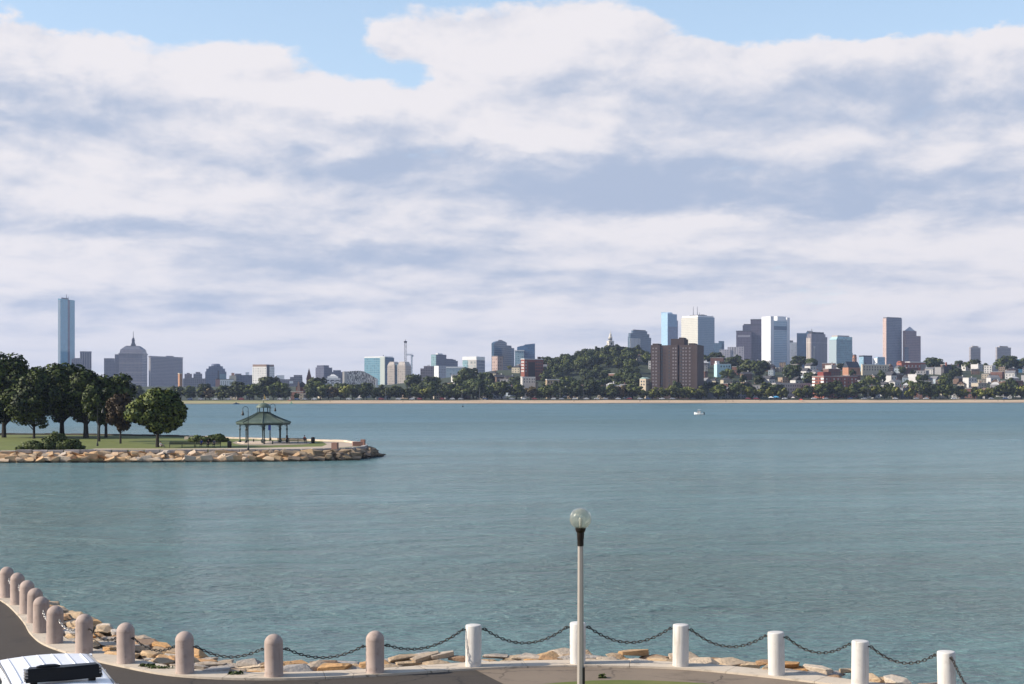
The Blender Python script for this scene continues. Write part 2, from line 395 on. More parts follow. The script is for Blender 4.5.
# kerb: cast lengths with open joints between them
def kerb():
    bm = bmesh.new(); a, b = edge_off(-.27), edge_off(.42)
    cuts = [i for i in range(4, len(EDGE), 8)] + [len(EDGE) - 1]; s = 0
    for c in cuts:
        idx = list(range(s, c + 1))
        if len(idx) < 2: continue
        def at(L, i):
            if i == s and s: return L[i] + (L[i + 1] - L[i]).normalized() * .012
            return L[i]
        lo = PZ - .9
        A = [at(a, i) for i in idx]; B = [at(b, i) for i in idx]
        for i in range(len(idx) - 1):
            quad = []
            q = [bm.verts.new((A[i].x, A[i].y, lo)), bm.verts.new((A[i + 1].x, A[i + 1].y, lo)), bm.verts.new((B[i + 1].x, B[i + 1].y, lo)), bm.verts.new((B[i].x, B[i].y, lo)),
                 bm.verts.new((A[i].x, A[i].y, PZ)), bm.verts.new((A[i + 1].x, A[i + 1].y, PZ)), bm.verts.new((B[i + 1].x, B[i + 1].y, PZ)), bm.verts.new((B[i].x, B[i].y, PZ))]
            bm.faces.new((q[4], q[5], q[6], q[7])); bm.faces.new((q[0], q[1], q[5], q[4])); bm.faces.new((q[2], q[3], q[7], q[6]))
            if i == 0: bm.faces.new((q[0], q[4], q[7], q[3]))
            if i == len(idx) - 2: bm.faces.new((q[1], q[2], q[6], q[5]))
        s = c
    bmesh.ops.remove_doubles(bm, verts=bm.verts, dist=.0015)
    return tag(link('kerb', mesh_of('kerb', bm), M['kerb']), kind='structure')
kerb()
def bank_width(p):
    return .22 + .78 * smooth01((512 + p.x * F / p.y - 16) / 30)
def bank():
    rows = [(.40, PZ - .35), (1.6, PZ - .8), (3.6, PZ - 1.9), (6.5, PZ - 4.1), (9, -1.2)]
    offs = [[p + n * ((d - .40) * bank_width(p) + .40) for p, n in zip(EDGE, EN)] for d, _ in rows]; n = len(EDGE); v = []; f = []
    for o, (_, z) in zip(offs, rows): v += [(p.x, p.y, z) for p in o]
    for r in range(len(rows) - 1):
        f += [(r * n + i, r * n + i + 1, (r + 1) * n + i + 1, (r + 1) * n + i) for i in range(n - 1)]
    me = bpy.data.meshes.new('bank'); me.from_pydata(v, [], f); me.update()
    tag(link('bank', me, M['bank']), kind='structure')
bank()

# ------------------------------------------------------------------ the park on the point
LZ = 1.75
def lz(px, py): p = onz(px, py, LZ); return (p.x, p.y)
park_front = [(-130, 214.5), (-100, 216.0)] + [lz(0, 450.6), lz(80, 450.4), lz(160, 450.2), lz(240, 449.8), lz(300, 449.4), lz(335, 448.6)]
park_tip = [lz(352, 447.8), lz(364, 446.6), lz(367, 445.2), lz(362, 443.6)]
park_back = [lz(345, 441.6), lz(310, 440.4), lz(270, 439.4), lz(235, 438.4), lz(190, 436.6), lz(120, 435.2), lz(60, 434.6), lz(0, 434.4), (-110, 292), (-140, 290)]
park_out = park_front + park_tip + park_back
def park():
    bm = bmesh.new(); prism(bm, park_out, -1.5, LZ); bmesh.ops.triangulate(bm, faces=[f for f in bm.faces if len(f.verts) > 4])
    o = link('lawn', mesh_of('lawn', bm), M['lawn']); tag(o, kind='structure')
park()
M['park_path'] = mat('park_path', (.42, .33, .25), .9, .1, .5)
polygon_sheet('path', [lz(88, 449.6), lz(160, 449.5), lz(240, 449.2), lz(300, 448.9), lz(334, 448.0), lz(362, 446.0), lz(364, 445.0), lz(358, 443.6), lz(340, 442.1), lz(322, 441.6), lz(327, 444.4), lz(322, 446.6), lz(250, 448.1), lz(170, 448.7), lz(95, 448.6)], LZ + .02, M['park_path'])
polygon_sheet('plaza', [lz(236, 441.3), lz(250, 440.7), lz(300, 441.3), lz(318, 442.2), lz(306, 444.4), lz(270, 445.6), lz(240, 445.2), lz(232, 443.0)], LZ + .024, mat('gazebo_paving', (.30, .25, .19), .9, .1, .5))

# ------------------------------------------------------------------ air
def haze():
    bm = bmesh.new(); box(bm, -3400, 3400, -180, 4700, -3.5, 262)
    m = bpy.data.materials.new('haze'); m.use_nodes = True; t = NT(m.node_tree); t.n.clear()
    pv = t.new('ShaderNodeVolumePrincipled'); pv.inputs['Color'].default_value = (.58, .70, 1.0, 1); pv.inputs['Density'].default_value = HAZE; pv.inputs['Anisotropy'].default_value = .2
    out = t.new('ShaderNodeOutputMaterial'); t.l.new(pv.outputs[0], out.inputs['Volume'])
    o = tag(link('haze', mesh_of('haze', bm), m), kind='stuff'); o.display_type = 'WIRE'
HAZE = .000062
haze()
# ================================================================== NEAR THINGS
M['pink_granite'] = mat('pink_granite', (.375, .292, .248), .75, .14, 3.0, .35, 70, objvar=.07, stains=((.25, .18, .15), 1.5, .55), streak=((.20, .145, .12), .55))
M['white_post'] = mat('white_post', (.60, .57, .53), .65, .07, 2.5, .25, 40, objvar=.06, stains=((.40, .36, .31), 1.8, .45), streak=((.36, .30, .235), .6))
M['iron'] = mat('black_iron', (.028, .026, .024), .5, .2, 6, .3, 60, metal=.3, stains=((.085, .05, .03), 3, .5))
M['galvanised'] = mat('galvanised', (.30, .29, .28), .45, .15, 6, metal=.6)
def ordinal(i): return ['first', 'second', 'third', 'fourth', 'fifth', 'sixth', 'seventh', 'eighth', 'ninth', 'tenth', 'eleventh', 'twelfth', 'thirteenth', 'fourteenth', 'fifteenth', 'sixteenth', 'seventeenth', 'eighteenth', 'nineteenth', 'twentieth'][i] if i < 20 else ['', '', 'twenty', 'thirty', 'forty', 'fifty', 'sixty', 'seventy', 'eighty', 'ninety'][(i + 1) // 10] + ('' if (i + 1) % 10 == 0 else '-' + ordinal((i + 1) % 10 - 1))
pw = [bpy.data.meshes]
def pink_post_mesh():
    bm = bmesh.new(); r = .207
    prof = [(r + .004, 0), (r + .004, .03), (r, .04), (r, .735), (r - .005, .738), (r - .005, .744), (r, .747)]
    for i in range(1, 11):
        a = i / 10 * math.pi / 2; prof.append((r * math.cos(a), .745 + .205 * math.sin(a)))
    lathe(bm, prof, 36); return mesh_of('stone_post', bm, True)
def white_post_mesh():
    bm = bmesh.new(); r = .186
    lathe(bm, [(r, 0), (r, .935), (r - .004, .952), (r - .014, .962), (r - .03, .966), (0, .972)], 36); return mesh_of('white_post', bm, True)
pm, wm = pink_post_mesh(), white_post_mesh()
def eye_mesh():
    bm = bmesh.new(); tube(bm, [(0, 0, 0), (.05, 0, 0)], .016)
    tube(bm, [(.05 + .028 - .028 * math.cos(a), 0, .028 * math.sin(a)) for a in [i * math.pi / 6 for i in range(13)]], .010, 6)
    return mesh_of('eye_bolt', bm, True)
em = eye_mesh()
dirs = []
for i in range(len(bol)):
    a, b = bol[max(i - 1, 0)], bol[min(i + 1, len(bol) - 1)]; dirs.append(Vector((b.x - a.x, b.y - a.y)).normalized())
PINK_H, WHITE_H = .60, .86
for i, p in enumerate(bol):
    pink = i < 11; r = .207 if pink else .186; h = PINK_H if pink else WHITE_H
    if pink: lab = 'round-topped pink stone post on the kerb, ' + ('farthest of its curving row' if i == 0 else 'last before the white posts' if i == 10 else ordinal(i) + ' from the far end of its row')
    elif i < 17: lab = 'flat-topped white post on the kerb, ' + ['beside the last pink post', 'directly behind the lamp post', 'first right of the lamp post', 'second right of the lamp post', 'third right of the lamp post', 'fourth right of the lamp post'][i - 11]
    else: lab = 'flat-topped white post on the kerb, fifth right of the lamp post'
    t = empty('bollard', (p.x, p.y, PZ - .012), rnd.uniform(0, 6), lab, 'bollard', 'pink stone posts along the kerb' if pink else 'white posts along the kerb')
    t.rotation_euler.x, t.rotation_euler.y = rnd.uniform(-.016, .016), rnd.uniform(-.016, .016)
    link('post', pm if pink else wm, M['pink_granite'] if pink else M['white_post'], t)
    for j in (-1, 1):
        if (j == -1 and i == 0) or (j == 1 and i == len(bol) - 1): continue
        q = bol[i + j] - p; a = math.atan2(q.y, q.x) - t.rotation_euler.z
        e = link('eye_bolt', em, M['iron'], t); e.rotation_euler = (0, 0, a); e.location = ((r - .012) * math.cos(a), (r - .012) * math.sin(a), h)
def link_ring(bm, c, t, side):
    """one oval chain link centred on c, long axis t, lying in the plane of t and side"""
    n = 10; L, W, w = .050, .026, .0115; rings = []
    nrm = t.cross(side)
    for k in range(n):
        a = 2 * math.pi * k / n; ca, sa = math.cos(a), math.sin(a)
        o = c + t * (L * ca) + side * (W * sa); rad = (t * ca * W + side * sa * L).normalized()
        rings.append([bm.verts.new(o + rad * (w * math.cos(b)) + nrm * (w * math.sin(b))) for b in [2 * math.pi * q / 5 for q in range(5)]])
    for k in range(n):
        A, B = rings[k], rings[(k + 1) % n]
        for q in range(5): bm.faces.new([A[q], B[q], B[(q + 1) % 5], A[(q + 1) % 5]])
for i in range(len(bol) - 1):
    p, q = bol[i], bol[i + 1]; d = (q - p); d.z = 0; d.normalize()
    ra, rb = (.207 if i < 11 else .186) + .065, (.207 if i + 1 < 11 else .186) + .065
    A = p + d * ra; B = q - d * rb; A.z = PZ + (PINK_H if i < 11 else WHITE_H); B.z = PZ + (PINK_H if i + 1 < 11 else WHITE_H)
    span = (B - A).length; sag = span * (.135 if i < 11 else .185)
    f = lambda s: A.lerp(B, s) - Vector((0, 0, 4 * sag * s * (1 - s)))
    pts = [f(s / 200) for s in range(201)]; cum = [0]
    for a, b in zip(pts, pts[1:]): cum.append(cum[-1] + (b - a).length)
    N = max(3, round(cum[-1] / .080)); bm = bmesh.new(); side0 = d.cross(Vector((0, 0, 1)))
    mid = A.lerp(B, .5); jn = 0
    for kk in range(N):
        s = (kk + .5) / N * cum[-1]
        while cum[jn + 1] < s: jn += 1
        c = pts[jn]; tt = (pts[jn + 1] - pts[jn]).normalized(); up = side0.cross(tt).normalized()
        link_ring(bm, c - mid, tt, side0 if kk % 2 else up)
    if i < 10: lab = ('bright' if i < 5 else 'dark') + ' iron chain hung between the %s and %s pink posts from the far end' % (ordinal(i), ordinal(i + 1))
    elif i == 10: lab = 'dark iron chain hung from the last pink post to the first white post'
    else: lab = 'rusty iron chain hung between ' + ['the first white post and the one behind the lamp', 'the post behind the lamp and the next white post', 'the first and second white posts beyond the lamp', 'the second and third white posts beyond the lamp', 'the third and fourth white posts beyond the lamp', 'the fourth and fifth white posts beyond the lamp'][i - 11]
    o = link('chain', mesh_of('chain', bm, True), M['galvanised'] if i < 6 else M['iron'], loc=mid)
    tag(o, lab, 'chain', 'chains hung between the posts')

# ---- lamp post
def lamp_post():
    base = onz(580.5, 715, PZ - .04); t = empty('lamp_post', base, 0, 'slim grey lamp post with a clear glass globe standing in the grass plot', 'street lamp')
    H = 3.69
    bm = bmesh.new(); n = 8; s = lambda r: [(r * math.cos(math.pi / 8 + i * math.pi / 4), r * math.sin(math.pi / 8 + i * math.pi / 4)) for i in range(8)]
    prism(bm, s(.075), 0, H - .32, s(.058)); link('pole', mesh_of('pole', bm), mat('grey_pole', (.38, .34, .30), .55, .08, 3, .1, 40, metal=.2), t)
    bm = bmesh.new(); lathe(bm, [(.16, 0), (.16, .025), (.11, .05), (.09, .12), (.078, .13)], 20); link('base_flange', mesh_of('base_flange', bm, True), M['iron'], t)
    bm = bmesh.new(); box(bm, .045, .085, -.06, .06, .62, .95); link('hand_hole_cover', mesh_of('hand_hole_cover', bm), M['iron'], t)
    bm = bmesh.new(); lathe(bm, [(.064, H - .34), (.064, H - .20), (.070, H - .18), (.074, H - .07), (.088, H - .06), (.105, H - .01), (.105, H + .025), (.06, H + .03)], 24)
    link('neck', mesh_of('neck', bm, True), mat('dark_bronze', (.022, .016, .012), .45, .1, 5, metal=.4), t)
    c = H + .20; rr = .214
    bm = bmesh.new()
    lathe(bm, [(rr * math.sin(a), c - rr * math.cos(a)) for a in [.42 + (math.pi - .42) * i / 24 for i in range(25)]], 40)
    lathe(bm, [((rr - .006) * math.sin(a), c - (rr - .006) * math.cos(a)) for a in [math.pi - (math.pi - .42) * i / 24 for i in range(25)]], 40)
    m, tt, b = principled('globe_glass'); b.inputs['Transmission Weight'].default_value = 1; b.inputs['Roughness'].default_value = .12; b.inputs['IOR'].default_value = 1.30; b.inputs['Base Color'].default_value = (.93, .94, .88, 1)
    dirt, dt, db = principled('globe_dust'); 
    mixn = tt.new('ShaderNodeMixShader'); df = tt.new('ShaderNodeBsdfDiffuse'); tl = tt.new('ShaderNodeBsdfTranslucent'); df.inputs[0].default_value = tl.inputs[0].default_value = (.75, .73, .62, 1)
    m2 = tt.new('ShaderNodeMixShader'); m2.inputs[0].default_value = .5; tt.l.new(df.outputs[0], m2.inputs[1]); tt.l.new(tl.outputs[0], m2.inputs[2])
    ns = tt.noise(tt.new('ShaderNodeTexCoord').outputs['Object'], 6, 4).outputs['Fac']; tt.put(mixn.inputs[0], tt.smooth(ns, .2, .9, .06, .24)); tt.l.new(b.outputs[0], mixn.inputs[1]); tt.l.new(m2.outputs[0], mixn.inputs[2])
    tt.l.new(mixn.outputs[0], [x for x in tt.n if x.type == 'OUTPUT_MATERIAL'][0].inputs[0])
    g = link('glass_globe', mesh_of('glass_globe', bm, True), m, t)
    bm = bmesh.new(); lathe(bm, [(.03, H + .03), (.03, H + .08), (.022, H + .09), (.03, H + .12), (.04, H + .17), (.034, H + .21), (0, H + .235)], 16)
    link('bulb', mesh_of('bulb', bm, True), mat('bulb_white', (.8, .78, .70), .3, .02), t)
lamp_post()

# ---- car with ribbed roof and light bar (only its roof reaches into the picture)
def suv():
    white = mat('white_car_paint', (.78, .79, .82), .22, .01, 2, spec=.6); black = mat('black_plastic', (.005, .005, .006), .4, .1, 5, spec=.25); glass = mat('car_glass', (.02, .03, .04), .06, .05, 2, spec=.9); tyre = mat('tyre', (.015, .015, .015), .8)
    th = math.atan2(-1.0, .46)                # heading: towards the camera and to the right
    p = P(63, 690, 22.3); t = empty('police_car', (p.x, p.y, PZ - .05), th, 'white off-road car with ribbed roof and black light bar, parked on the dark road', 'car')
    # local: x forward, y to the car's left; the origin sits under the light bar; roof z
    rz = 1.90
    def ring(x, w, z, wr, zr):   # half widths at sill and at roof
        return x
    # lower body
    bm = bmesh.new()
    prism(bm, [(-2.75, -.97), (2.35, -.97), (2.5, -.8), (2.55, 0), (2.5, .8), (2.35, .97), (-2.75, .97), (-2.85, 0)], .38, 1.08, [(-2.7, -.95), (2.2, -.9), (2.36, -.75), (2.42, 0), (2.36, .75), (2.2, .9), (-2.7, .95), (-2.78, 0)])
    bmesh.ops.bevel(bm, geom=list(bm.edges), offset=.05, segments=2, affect='EDGES', clamp_overlap=True)
    link('body', mesh_of('body', bm, True), white, t)
    # cabin: pillars and roof
    bm = bmesh.new()
    prism(bm, [(-2.7, -.90), (1.15, -.88), (1.22, 0), (1.15, .88), (-2.7, .90)], 1.10, rz - .07, [(-2.5, -.76), (.36, -.75), (.42, 0), (.36, .75), (-2.5, .76)])
    link('window_band', mesh_of('window_band', bm), glass, t)
    bm = bmesh.new()
    nx, ny = 14, 20; V = []
    for i in range(nx + 1):
        x = -2.56 + i * (2.56 + .44) / nx
        for j in range(ny + 1):
            s = -1 + 2 * j / ny; y = s * .80
            z = rz - .012 * (x + 1.0) ** 2 - .055 * s * s - (.055 if abs(s) == 1 else 0)
            V.append(bm.verts.new((x - .05 * s * s * (1 if i == nx else 0), y, z)))
    for i in range(nx):
        for j in range(ny): bm.faces.new([V[i * (ny + 1) + j], V[(i + 1) * (ny + 1) + j], V[(i + 1) * (ny + 1) + j + 1], V[i * (ny + 1) + j + 1]])
    bm.normal_update()
    r_ = bmesh.ops.extrude_face_region(bm, geom=list(bm.faces)); bmesh.ops.translate(bm, verts=[v for v in r_['geom'] if isinstance(v, bmesh.types.BMVert)], vec=(0, 0, -.06)); bmesh.ops.recalc_face_normals(bm, faces=list(bm.faces))
    ro = link('roof', mesh_of('roof', bm, True), white, t)
    for y in (-.60, -.36, -.12, .12, .36, .60):
        bm = bmesh.new(); pts = [(x, y, rz - .012 * (x + 1.0) ** 2 - .055 * (y / .8) ** 2 + .004) for x in [-2.45 + q * .25 for q in range(10)]]
        tube(bm, pts, .017, 6); link('roof_rib', mesh_of('roof_rib', bm, True), white, ro)
    for y in (-.75, .75):
        bm = bmesh.new(); tube(bm, [(x, y, rz - .012 * (x + 1.0) ** 2 - .052) for x in [-2.45 + q * .28 for q in range(11)]], .014, 6); link('drip_rail', mesh_of('drip_rail', bm, True), M['galvanised'], ro)
    for s in (-1, 1):
        for x0, x1 in ((.36, 1.15), (-1.0, -.9), (-2.5, -2.66)):
            bm = bmesh.new(); tube(bm, [(x0, s * .765, rz - .08), (x1, s * .89, 1.09)], .04, 8); link('pillar', mesh_of('pillar', bm, True), white, t)
    # light bar
    bm = bmesh.new(); prism(bm, [(-.15, -.55), (.14, -.60), (.17, 0), (.14, .60), (-.15, .55)], rz + .02, rz + .225, [(-.12, -.52), (.09, -.56), (.12, 0), (.09, .56), (-.12, .52)])
    bmesh.ops.bevel(bm, geom=list(bm.edges), offset=.025, segments=2, affect='EDGES')
    lb = link('light_bar', mesh_of('light_bar', bm, True), black, t)
    for s in (-1, 1):
        for k in range(4):
            bm = bmesh.new(); z = rz + .045 + .043 * k; box(bm, -.14, .13, s * .555 - .02, s * .555 + .02, z, z + .022); link('end_fin', mesh_of('end_fin', bm), M['galvanised'], lb)
        bm = bmesh.new(); box(bm, -.06, .06, s * .44 - .05, s * .44 + .05, rz - .03, rz + .08); link('bracket', mesh_of('bracket', bm), black, lb)
    bm = bmesh.new(); lathe(bm, [(.0, .0), (.10, .0), (.10, .02), (.07, .035), (0, .04)], 16); o = link('beacon_cap', mesh_of('beacon_cap', bm, True), black, lb, loc=(-.02, -.22, rz + .223)); o.scale = (.7, 1.8, 1)
    for sx in (-1.85, 1.6):
        for s in (-1, 1):
            bm = bmesh.new(); lathe(bm, [(.24, -.11), (.36, -.115), (.385, -.08), (.385, .08), (.36, .115), (.24, .11)], 24); w = link('wheel', mesh_of('wheel', bm, True), tyre, t, loc=(sx, s * .84, .385)); w.rotation_euler = (R(90), 0, 0)
            bm = bmesh.new(); lathe(bm, [(0, -.09), (.24, -.09), (.24, .09), (0, .09)], 18); link('rim', mesh_of('rim', bm), M['galvanised'], w)
    for s in (-1, 1):
        bm = bmesh.new(); box(bm, 2.36, 2.50, s * .68 - .14, s * .68 + .14, .80, .98); link('headlight', mesh_of('headlight', bm), glass, t)
suv()

# ---- boulders
def rock_mat(name, ramp, dark):
    m, t, b = principled(name); tc = t.new('ShaderNodeTexCoord').outputs['Object']; oi = t.new('ShaderNodeObjectInfo').outputs['Random']
    rp = t.new('ShaderNodeValToRGB'); el = rp.color_ramp.elements; el[0].position = 0; el[0].color = (*ramp[0], 1); el[1].position = 1; el[1].color = (*ramp[-1], 1)
    for i, c in enumerate(ramp[1:-1]): e = el.new((i + 1) / (len(ramp) - 1)); e.color = (*c, 1)
    rp.color_ramp.interpolation = 'LINEAR'; t.put(rp.inputs[0], oi)
    n = t.noise(tc, 2.4, 6, .65).outputs['Fac']; c = t.v('MULTIPLY', rp.outputs[0], t.xyz(*[t.m('MULTIPLY_ADD', n, 1.1, .45)] * 3))
    c = t.mix(t.m('MULTIPLY', t.smooth(t.noise(tc, 1.1, 4, .6).outputs['Fac'], .5, .66), .55), c, dark)
    z = t.sep(t.new('ShaderNodeNewGeometry').outputs['Position'])[2]
    wet = t.m('MULTIPLY', t.smooth(t.m('ADD', z, t.m('MULTIPLY', n, .3)), .25, .62, 1, 0), .8); c = t.mix(wet, c, (.03, .026, .018))
    t.put(b.inputs['Base Color'], c); b.inputs['Roughness'].default_value = .85
    bn = t.new('ShaderNodeBump'); bn.inputs['Strength'].default_value = .8; bn.inputs['Distance'].default_value = .07; t.put(bn.inputs['Height'], t.noise(tc, 7, 6, .65).outputs['Fac']); t.put(b.inputs['Normal'], bn.outputs[0])
    return m
TAN, ORANGE, GREY, PALE, BROWN = (.46, .33, .20), (.50, .27, .10), (.33, .31, .29), (.56, .51, .45), (.25, .16, .10)
M['bank_rock'] = rock_mat('bank_rock', [TAN, GREY, TAN, PALE, TAN, ORANGE, BROWN, TAN, GREY], (.24, .13, .06))
M['sea_stone'] = rock_mat('sea_stone', [(.45, .30, .175), (.50, .31, .155), (.44, .37, .30), (.52, .35, .19), (.36, .225, .12), (.50, .37, .24)], (.36, .23, .13))
M['tip_stone'] = rock_mat('tip_stone', [(.22, .16, .10), (.30, .22, .14), (.16, .12, .09), (.26, .19, .13)], (.10, .08, .06))
def rock_mesh(seed, material, sx=1.0, sy=.7, sz=.42):
    r = random.Random(seed); bm = bmesh.new()
    for _ in range(15):
        v = Vector((r.uniform(-1, 1), r.uniform(-1, 1), r.uniform(-1, 1))); m_ = max(abs(v.x), abs(v.y), abs(v.z)); v = v / m_ * r.uniform(.78, 1)
        bm.verts.new((v.x * sx / 2, v.y * sy / 2, v.z * sz / 2))
    h = bmesh.ops.convex_hull(bm, input=list(bm.verts)); bmesh.ops.delete(bm, geom=[g for g in set(h['geom_interior'] + h['geom_unused']) if isinstance(g, bmesh.types.BMVert)], context='VERTS')
    bmesh.ops.dissolve_limit(bm, angle_limit=R(14), verts=list(bm.verts), edges=list(bm.edges))
    bmesh.ops.bevel(bm, geom=list(bm.edges), offset=.012, segments=1, affect='EDGES', clamp_overlap=True)
    bmesh.ops.recalc_face_normals(bm, faces=list(bm.faces))
    me = mesh_of('boulder', bm); me.materials.append(material); return me
bank_rocks = [rock_mesh(s, M['bank_rock'], 1, r_, h_) for s, (r_, h_) in enumerate([(.8, .36), (.6, .3), (.75, .5), (.9, .33), (.55, .42), (.7, .26), (.95, .4), (.65, .55)])]
def bank_boulders():
    r = random.Random(5); out = []
    cum = [0]
    for a, b in zip(EDGE, EDGE[1:]): cum.append(cum[-1] + (b - a).length)
    def at(s):
        s = max(0, min(cum[-1] - .01, s)); i = max(k for k in range(len(cum)) if cum[k] <= s); i = min(i, len(EDGE) - 2)
        f = (s - cum[i]) / max(1e-6, cum[i + 1] - cum[i]); return EDGE[i].lerp(EDGE[i + 1], f), EN[i].lerp(EN[i + 1], f).normalized()
    for row, (d, zt, sz, step) in enumerate([(.70, PZ - .02, .66, .44), (1.15, PZ + .02, .64, .40), (1.75, PZ - .04, .76, .48), (2.45, PZ - .42, 1.05, .78), (3.2, PZ - .85, 1.15, .9), (4.0, PZ - 1.35, 1.2, 1.0), (4.9, PZ - 2.1, 1.3, 1.1), (5.9, PZ - 3.1, 1.4, 1.2)]):
        s = 17
        while s < cum[-1] - 14:
            s += step * r.uniform(.75, 1.2); p, n = at(s); dd = (d - .42) * bank_width(p) + .42 + r.uniform(-.12, .15)
            x, y = p.x + n.x * dd, p.y + n.y * dd
            px = 512 + x * F / y
            if px < 30 or px > 1000 or (row > 1 and px > 440) or (row > 3 and px > 300): continue
            k_ = r.randrange(len(bank_rocks)); q = sz * r.uniform(.75, 1.3)
            zz = zt + r.uniform(-.10, .09)
            if px > 800: zz -= (px - 800) * .0007
            out.append((px, row, x, y, zz - .13 * q, k_, q, r.uniform(-.5, .5) + math.atan2(n.y, n.x) + math.pi / 2, r.uniform(-.10, .10), r.uniform(-.1, .12)))
    out.sort(key=lambda a: (a[1], a[0]))
    desc = ['broad flat', 'low narrow', 'thick blocky', 'wide slab-like', 'chunky angular', 'thin flat', 'large rounded', 'tall lumpy']
    counts = {}
    for (px, row, x, y, z, k_, q, rz, rx, ry) in out:
        o = link('boulder', bank_rocks[k_]); o.location = (x, y, z); o.rotation_euler = (rx, ry, rz); o.scale = (q * 1.12, q, q * r.uniform(.62, .95))
        j = min(range(17), key=lambda i: abs(bol_px[i][0] - px)); side = 'right' if px > bol_px[j][0] else 'left'
        post = ('%s pink post' % ordinal(j)) if j < 11 else ('post behind the lamp' if j == 12 else 'first white post' if j == 11 else '%s post beyond the lamp' % ordinal(j - 13))
        rown = ['at the kerb', 'second row', 'third row', 'fourth row', 'low down', 'lower down', 'near the water', 'at the water'][row]
        key = (row, j, side); counts.setdefault(key, []).append((abs(px - bol_px[j][0]), o, desc[k_], rown, side, post))
    for key, L in counts.items():
        L.sort(key=lambda a: a[0])
        for n_, (_, o, ds, rown, side, post) in enumerate(L):
            tag(o, '%s rock %s, %s%s of the %s' % (ds, rown, '' if len(L) == 1 else ordinal(n_) + ' ', side, post), 'rock', 'rocks of the bank behind the posts')
bank_boulders()
# ================================================================== THE PARK ON THE POINT
def pk(px, py, z=LZ):
    p = onz(px, py, z); return Vector((p.x, p.y, z))
M['grey_granite'] = mat('grey_granite', (.33, .30, .28), .85, .2, 1.2, .4, 20, objvar=.2, stains=((.16, .14, .13), .8, .5))
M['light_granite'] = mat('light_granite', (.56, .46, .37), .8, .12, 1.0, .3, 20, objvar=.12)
M['shade_granite'] = mat('shade_granite', (.085, .075, .065), .9, .2, 1.2, .4, 20)  # dark granite: the shade under the trees put into the colour
M['red_granite'] = mat('red_granite', (.30, .165, .125), .8, .15, 1.5, .3, 20)
M['dark_metal'] = mat('dark_metal', (.012, .014, .014), .5, .2, 4)
M['park_green'] = mat('park_green', (.020, .035, .030), .5, .2, 4)
M['copper_roof'] = mat('copper_roof', (.088, .118, .088), .55, .16, .8, .15, 10, stains=((.17, .205, .16), 1.1, .6))
# sea wall: retaining body with capstones
def sea_wall():
    t = empty('sea_wall', pk(160, 450.2), 0, 'long low retaining wall of grey capstones round the park point', 'sea wall')
    o = Vector(t.location); pts = [Vector((p[0], p[1])) for p in park_front + park_tip]
    dens = []
    for a, b in zip(pts, pts[1:]):
        n = max(1, round((b - a).length / 2.3))
        dens += [a.lerp(b, i / n) for i in range(n)]
    dens.append(pts[-1]); r = random.Random(3); body = bmesh.new()
    for i, (a, b) in enumerate(zip(dens, dens[1:])):
        d = (b - a); L = d.length
        if L < .3: continue
        d.normalize(); n = Vector((d.y, -d.x))
        q = [a - n * .5, b - n * .5, b + n * .10, a + n * .10]; prism(body, [(p.x - o.x, p.y - o.y) for p in q], -2.6, -.42)
        px = 512 + a.x * F / a.y
        if px < -25: continue
        g0, g1 = r.uniform(.02, .12), r.uniform(.02, .10); h = r.uniform(-.06, .07)
        bm = bmesh.new(); A, B = a + d * g0, b - d * g1; w = r.uniform(.12, .26)
        q = [A - n * .55, B - n * .55, B + n * w, A + n * w]; prism(bm, [(p.x - o.x, p.y - o.y) for p in q], -.415, .06 + h)
        bmesh.ops.bevel(bm, geom=list(bm.edges), offset=.05, segments=1, affect='EDGES')
        link('capstone', mesh_of('capstone', bm), M['grey_granite'], t)
    link('footing', mesh_of('footing', body), M['bank'], t)
sea_wall()
sea_stones = [rock_mesh(40 + s, M['sea_stone'], 1, .75, h_) for s, h_ in enumerate([.5, .42, .56, .38, .48, .6])]
tip_stones = [rock_mesh(60 + s, M['tip_stone'], 1, .8, h_) for s, h_ in enumerate([.5, .42, .6, .4])]
for me in sea_stones + tip_stones: pass
LAND_PARK = [(20, 'the left shrub bed'), (62, 'the thickest park tree'), (120, 'the reddish young tree'), (157, 'the lone round tree'), (208, 'the people on the bench'), (263, 'the gazebo'), (335, 'the square granite block'), (382, 'the tip of the point')]
def near_mark(px, marks):
    j = min(range(len(marks)), key=lambda i: abs(marks[i][0] - px)); return marks[j][1], ('right' if px >= marks[j][0] else 'left'), abs(px - marks[j][0])
def number_labels(items, fmt, group):
    """items: (object, px, row, marks, adjective); fmt(adjective, row, ordinal, side, mark); ordinals count outwards from the landmark"""
    by = {}
    for o, px, row, marks, adj in items:
        mk, side, d = near_mark(px, marks); by.setdefault((row, mk, side), []).append((d, o, adj))
    for (row, mk, side), L in by.items():
        L.sort(key=lambda a: a[0])
        for i, (_, o, adj) in enumerate(L):
            o['label'] = fmt(adj, row, ordinal(i), side, mk)
            if group: o['group'] = group
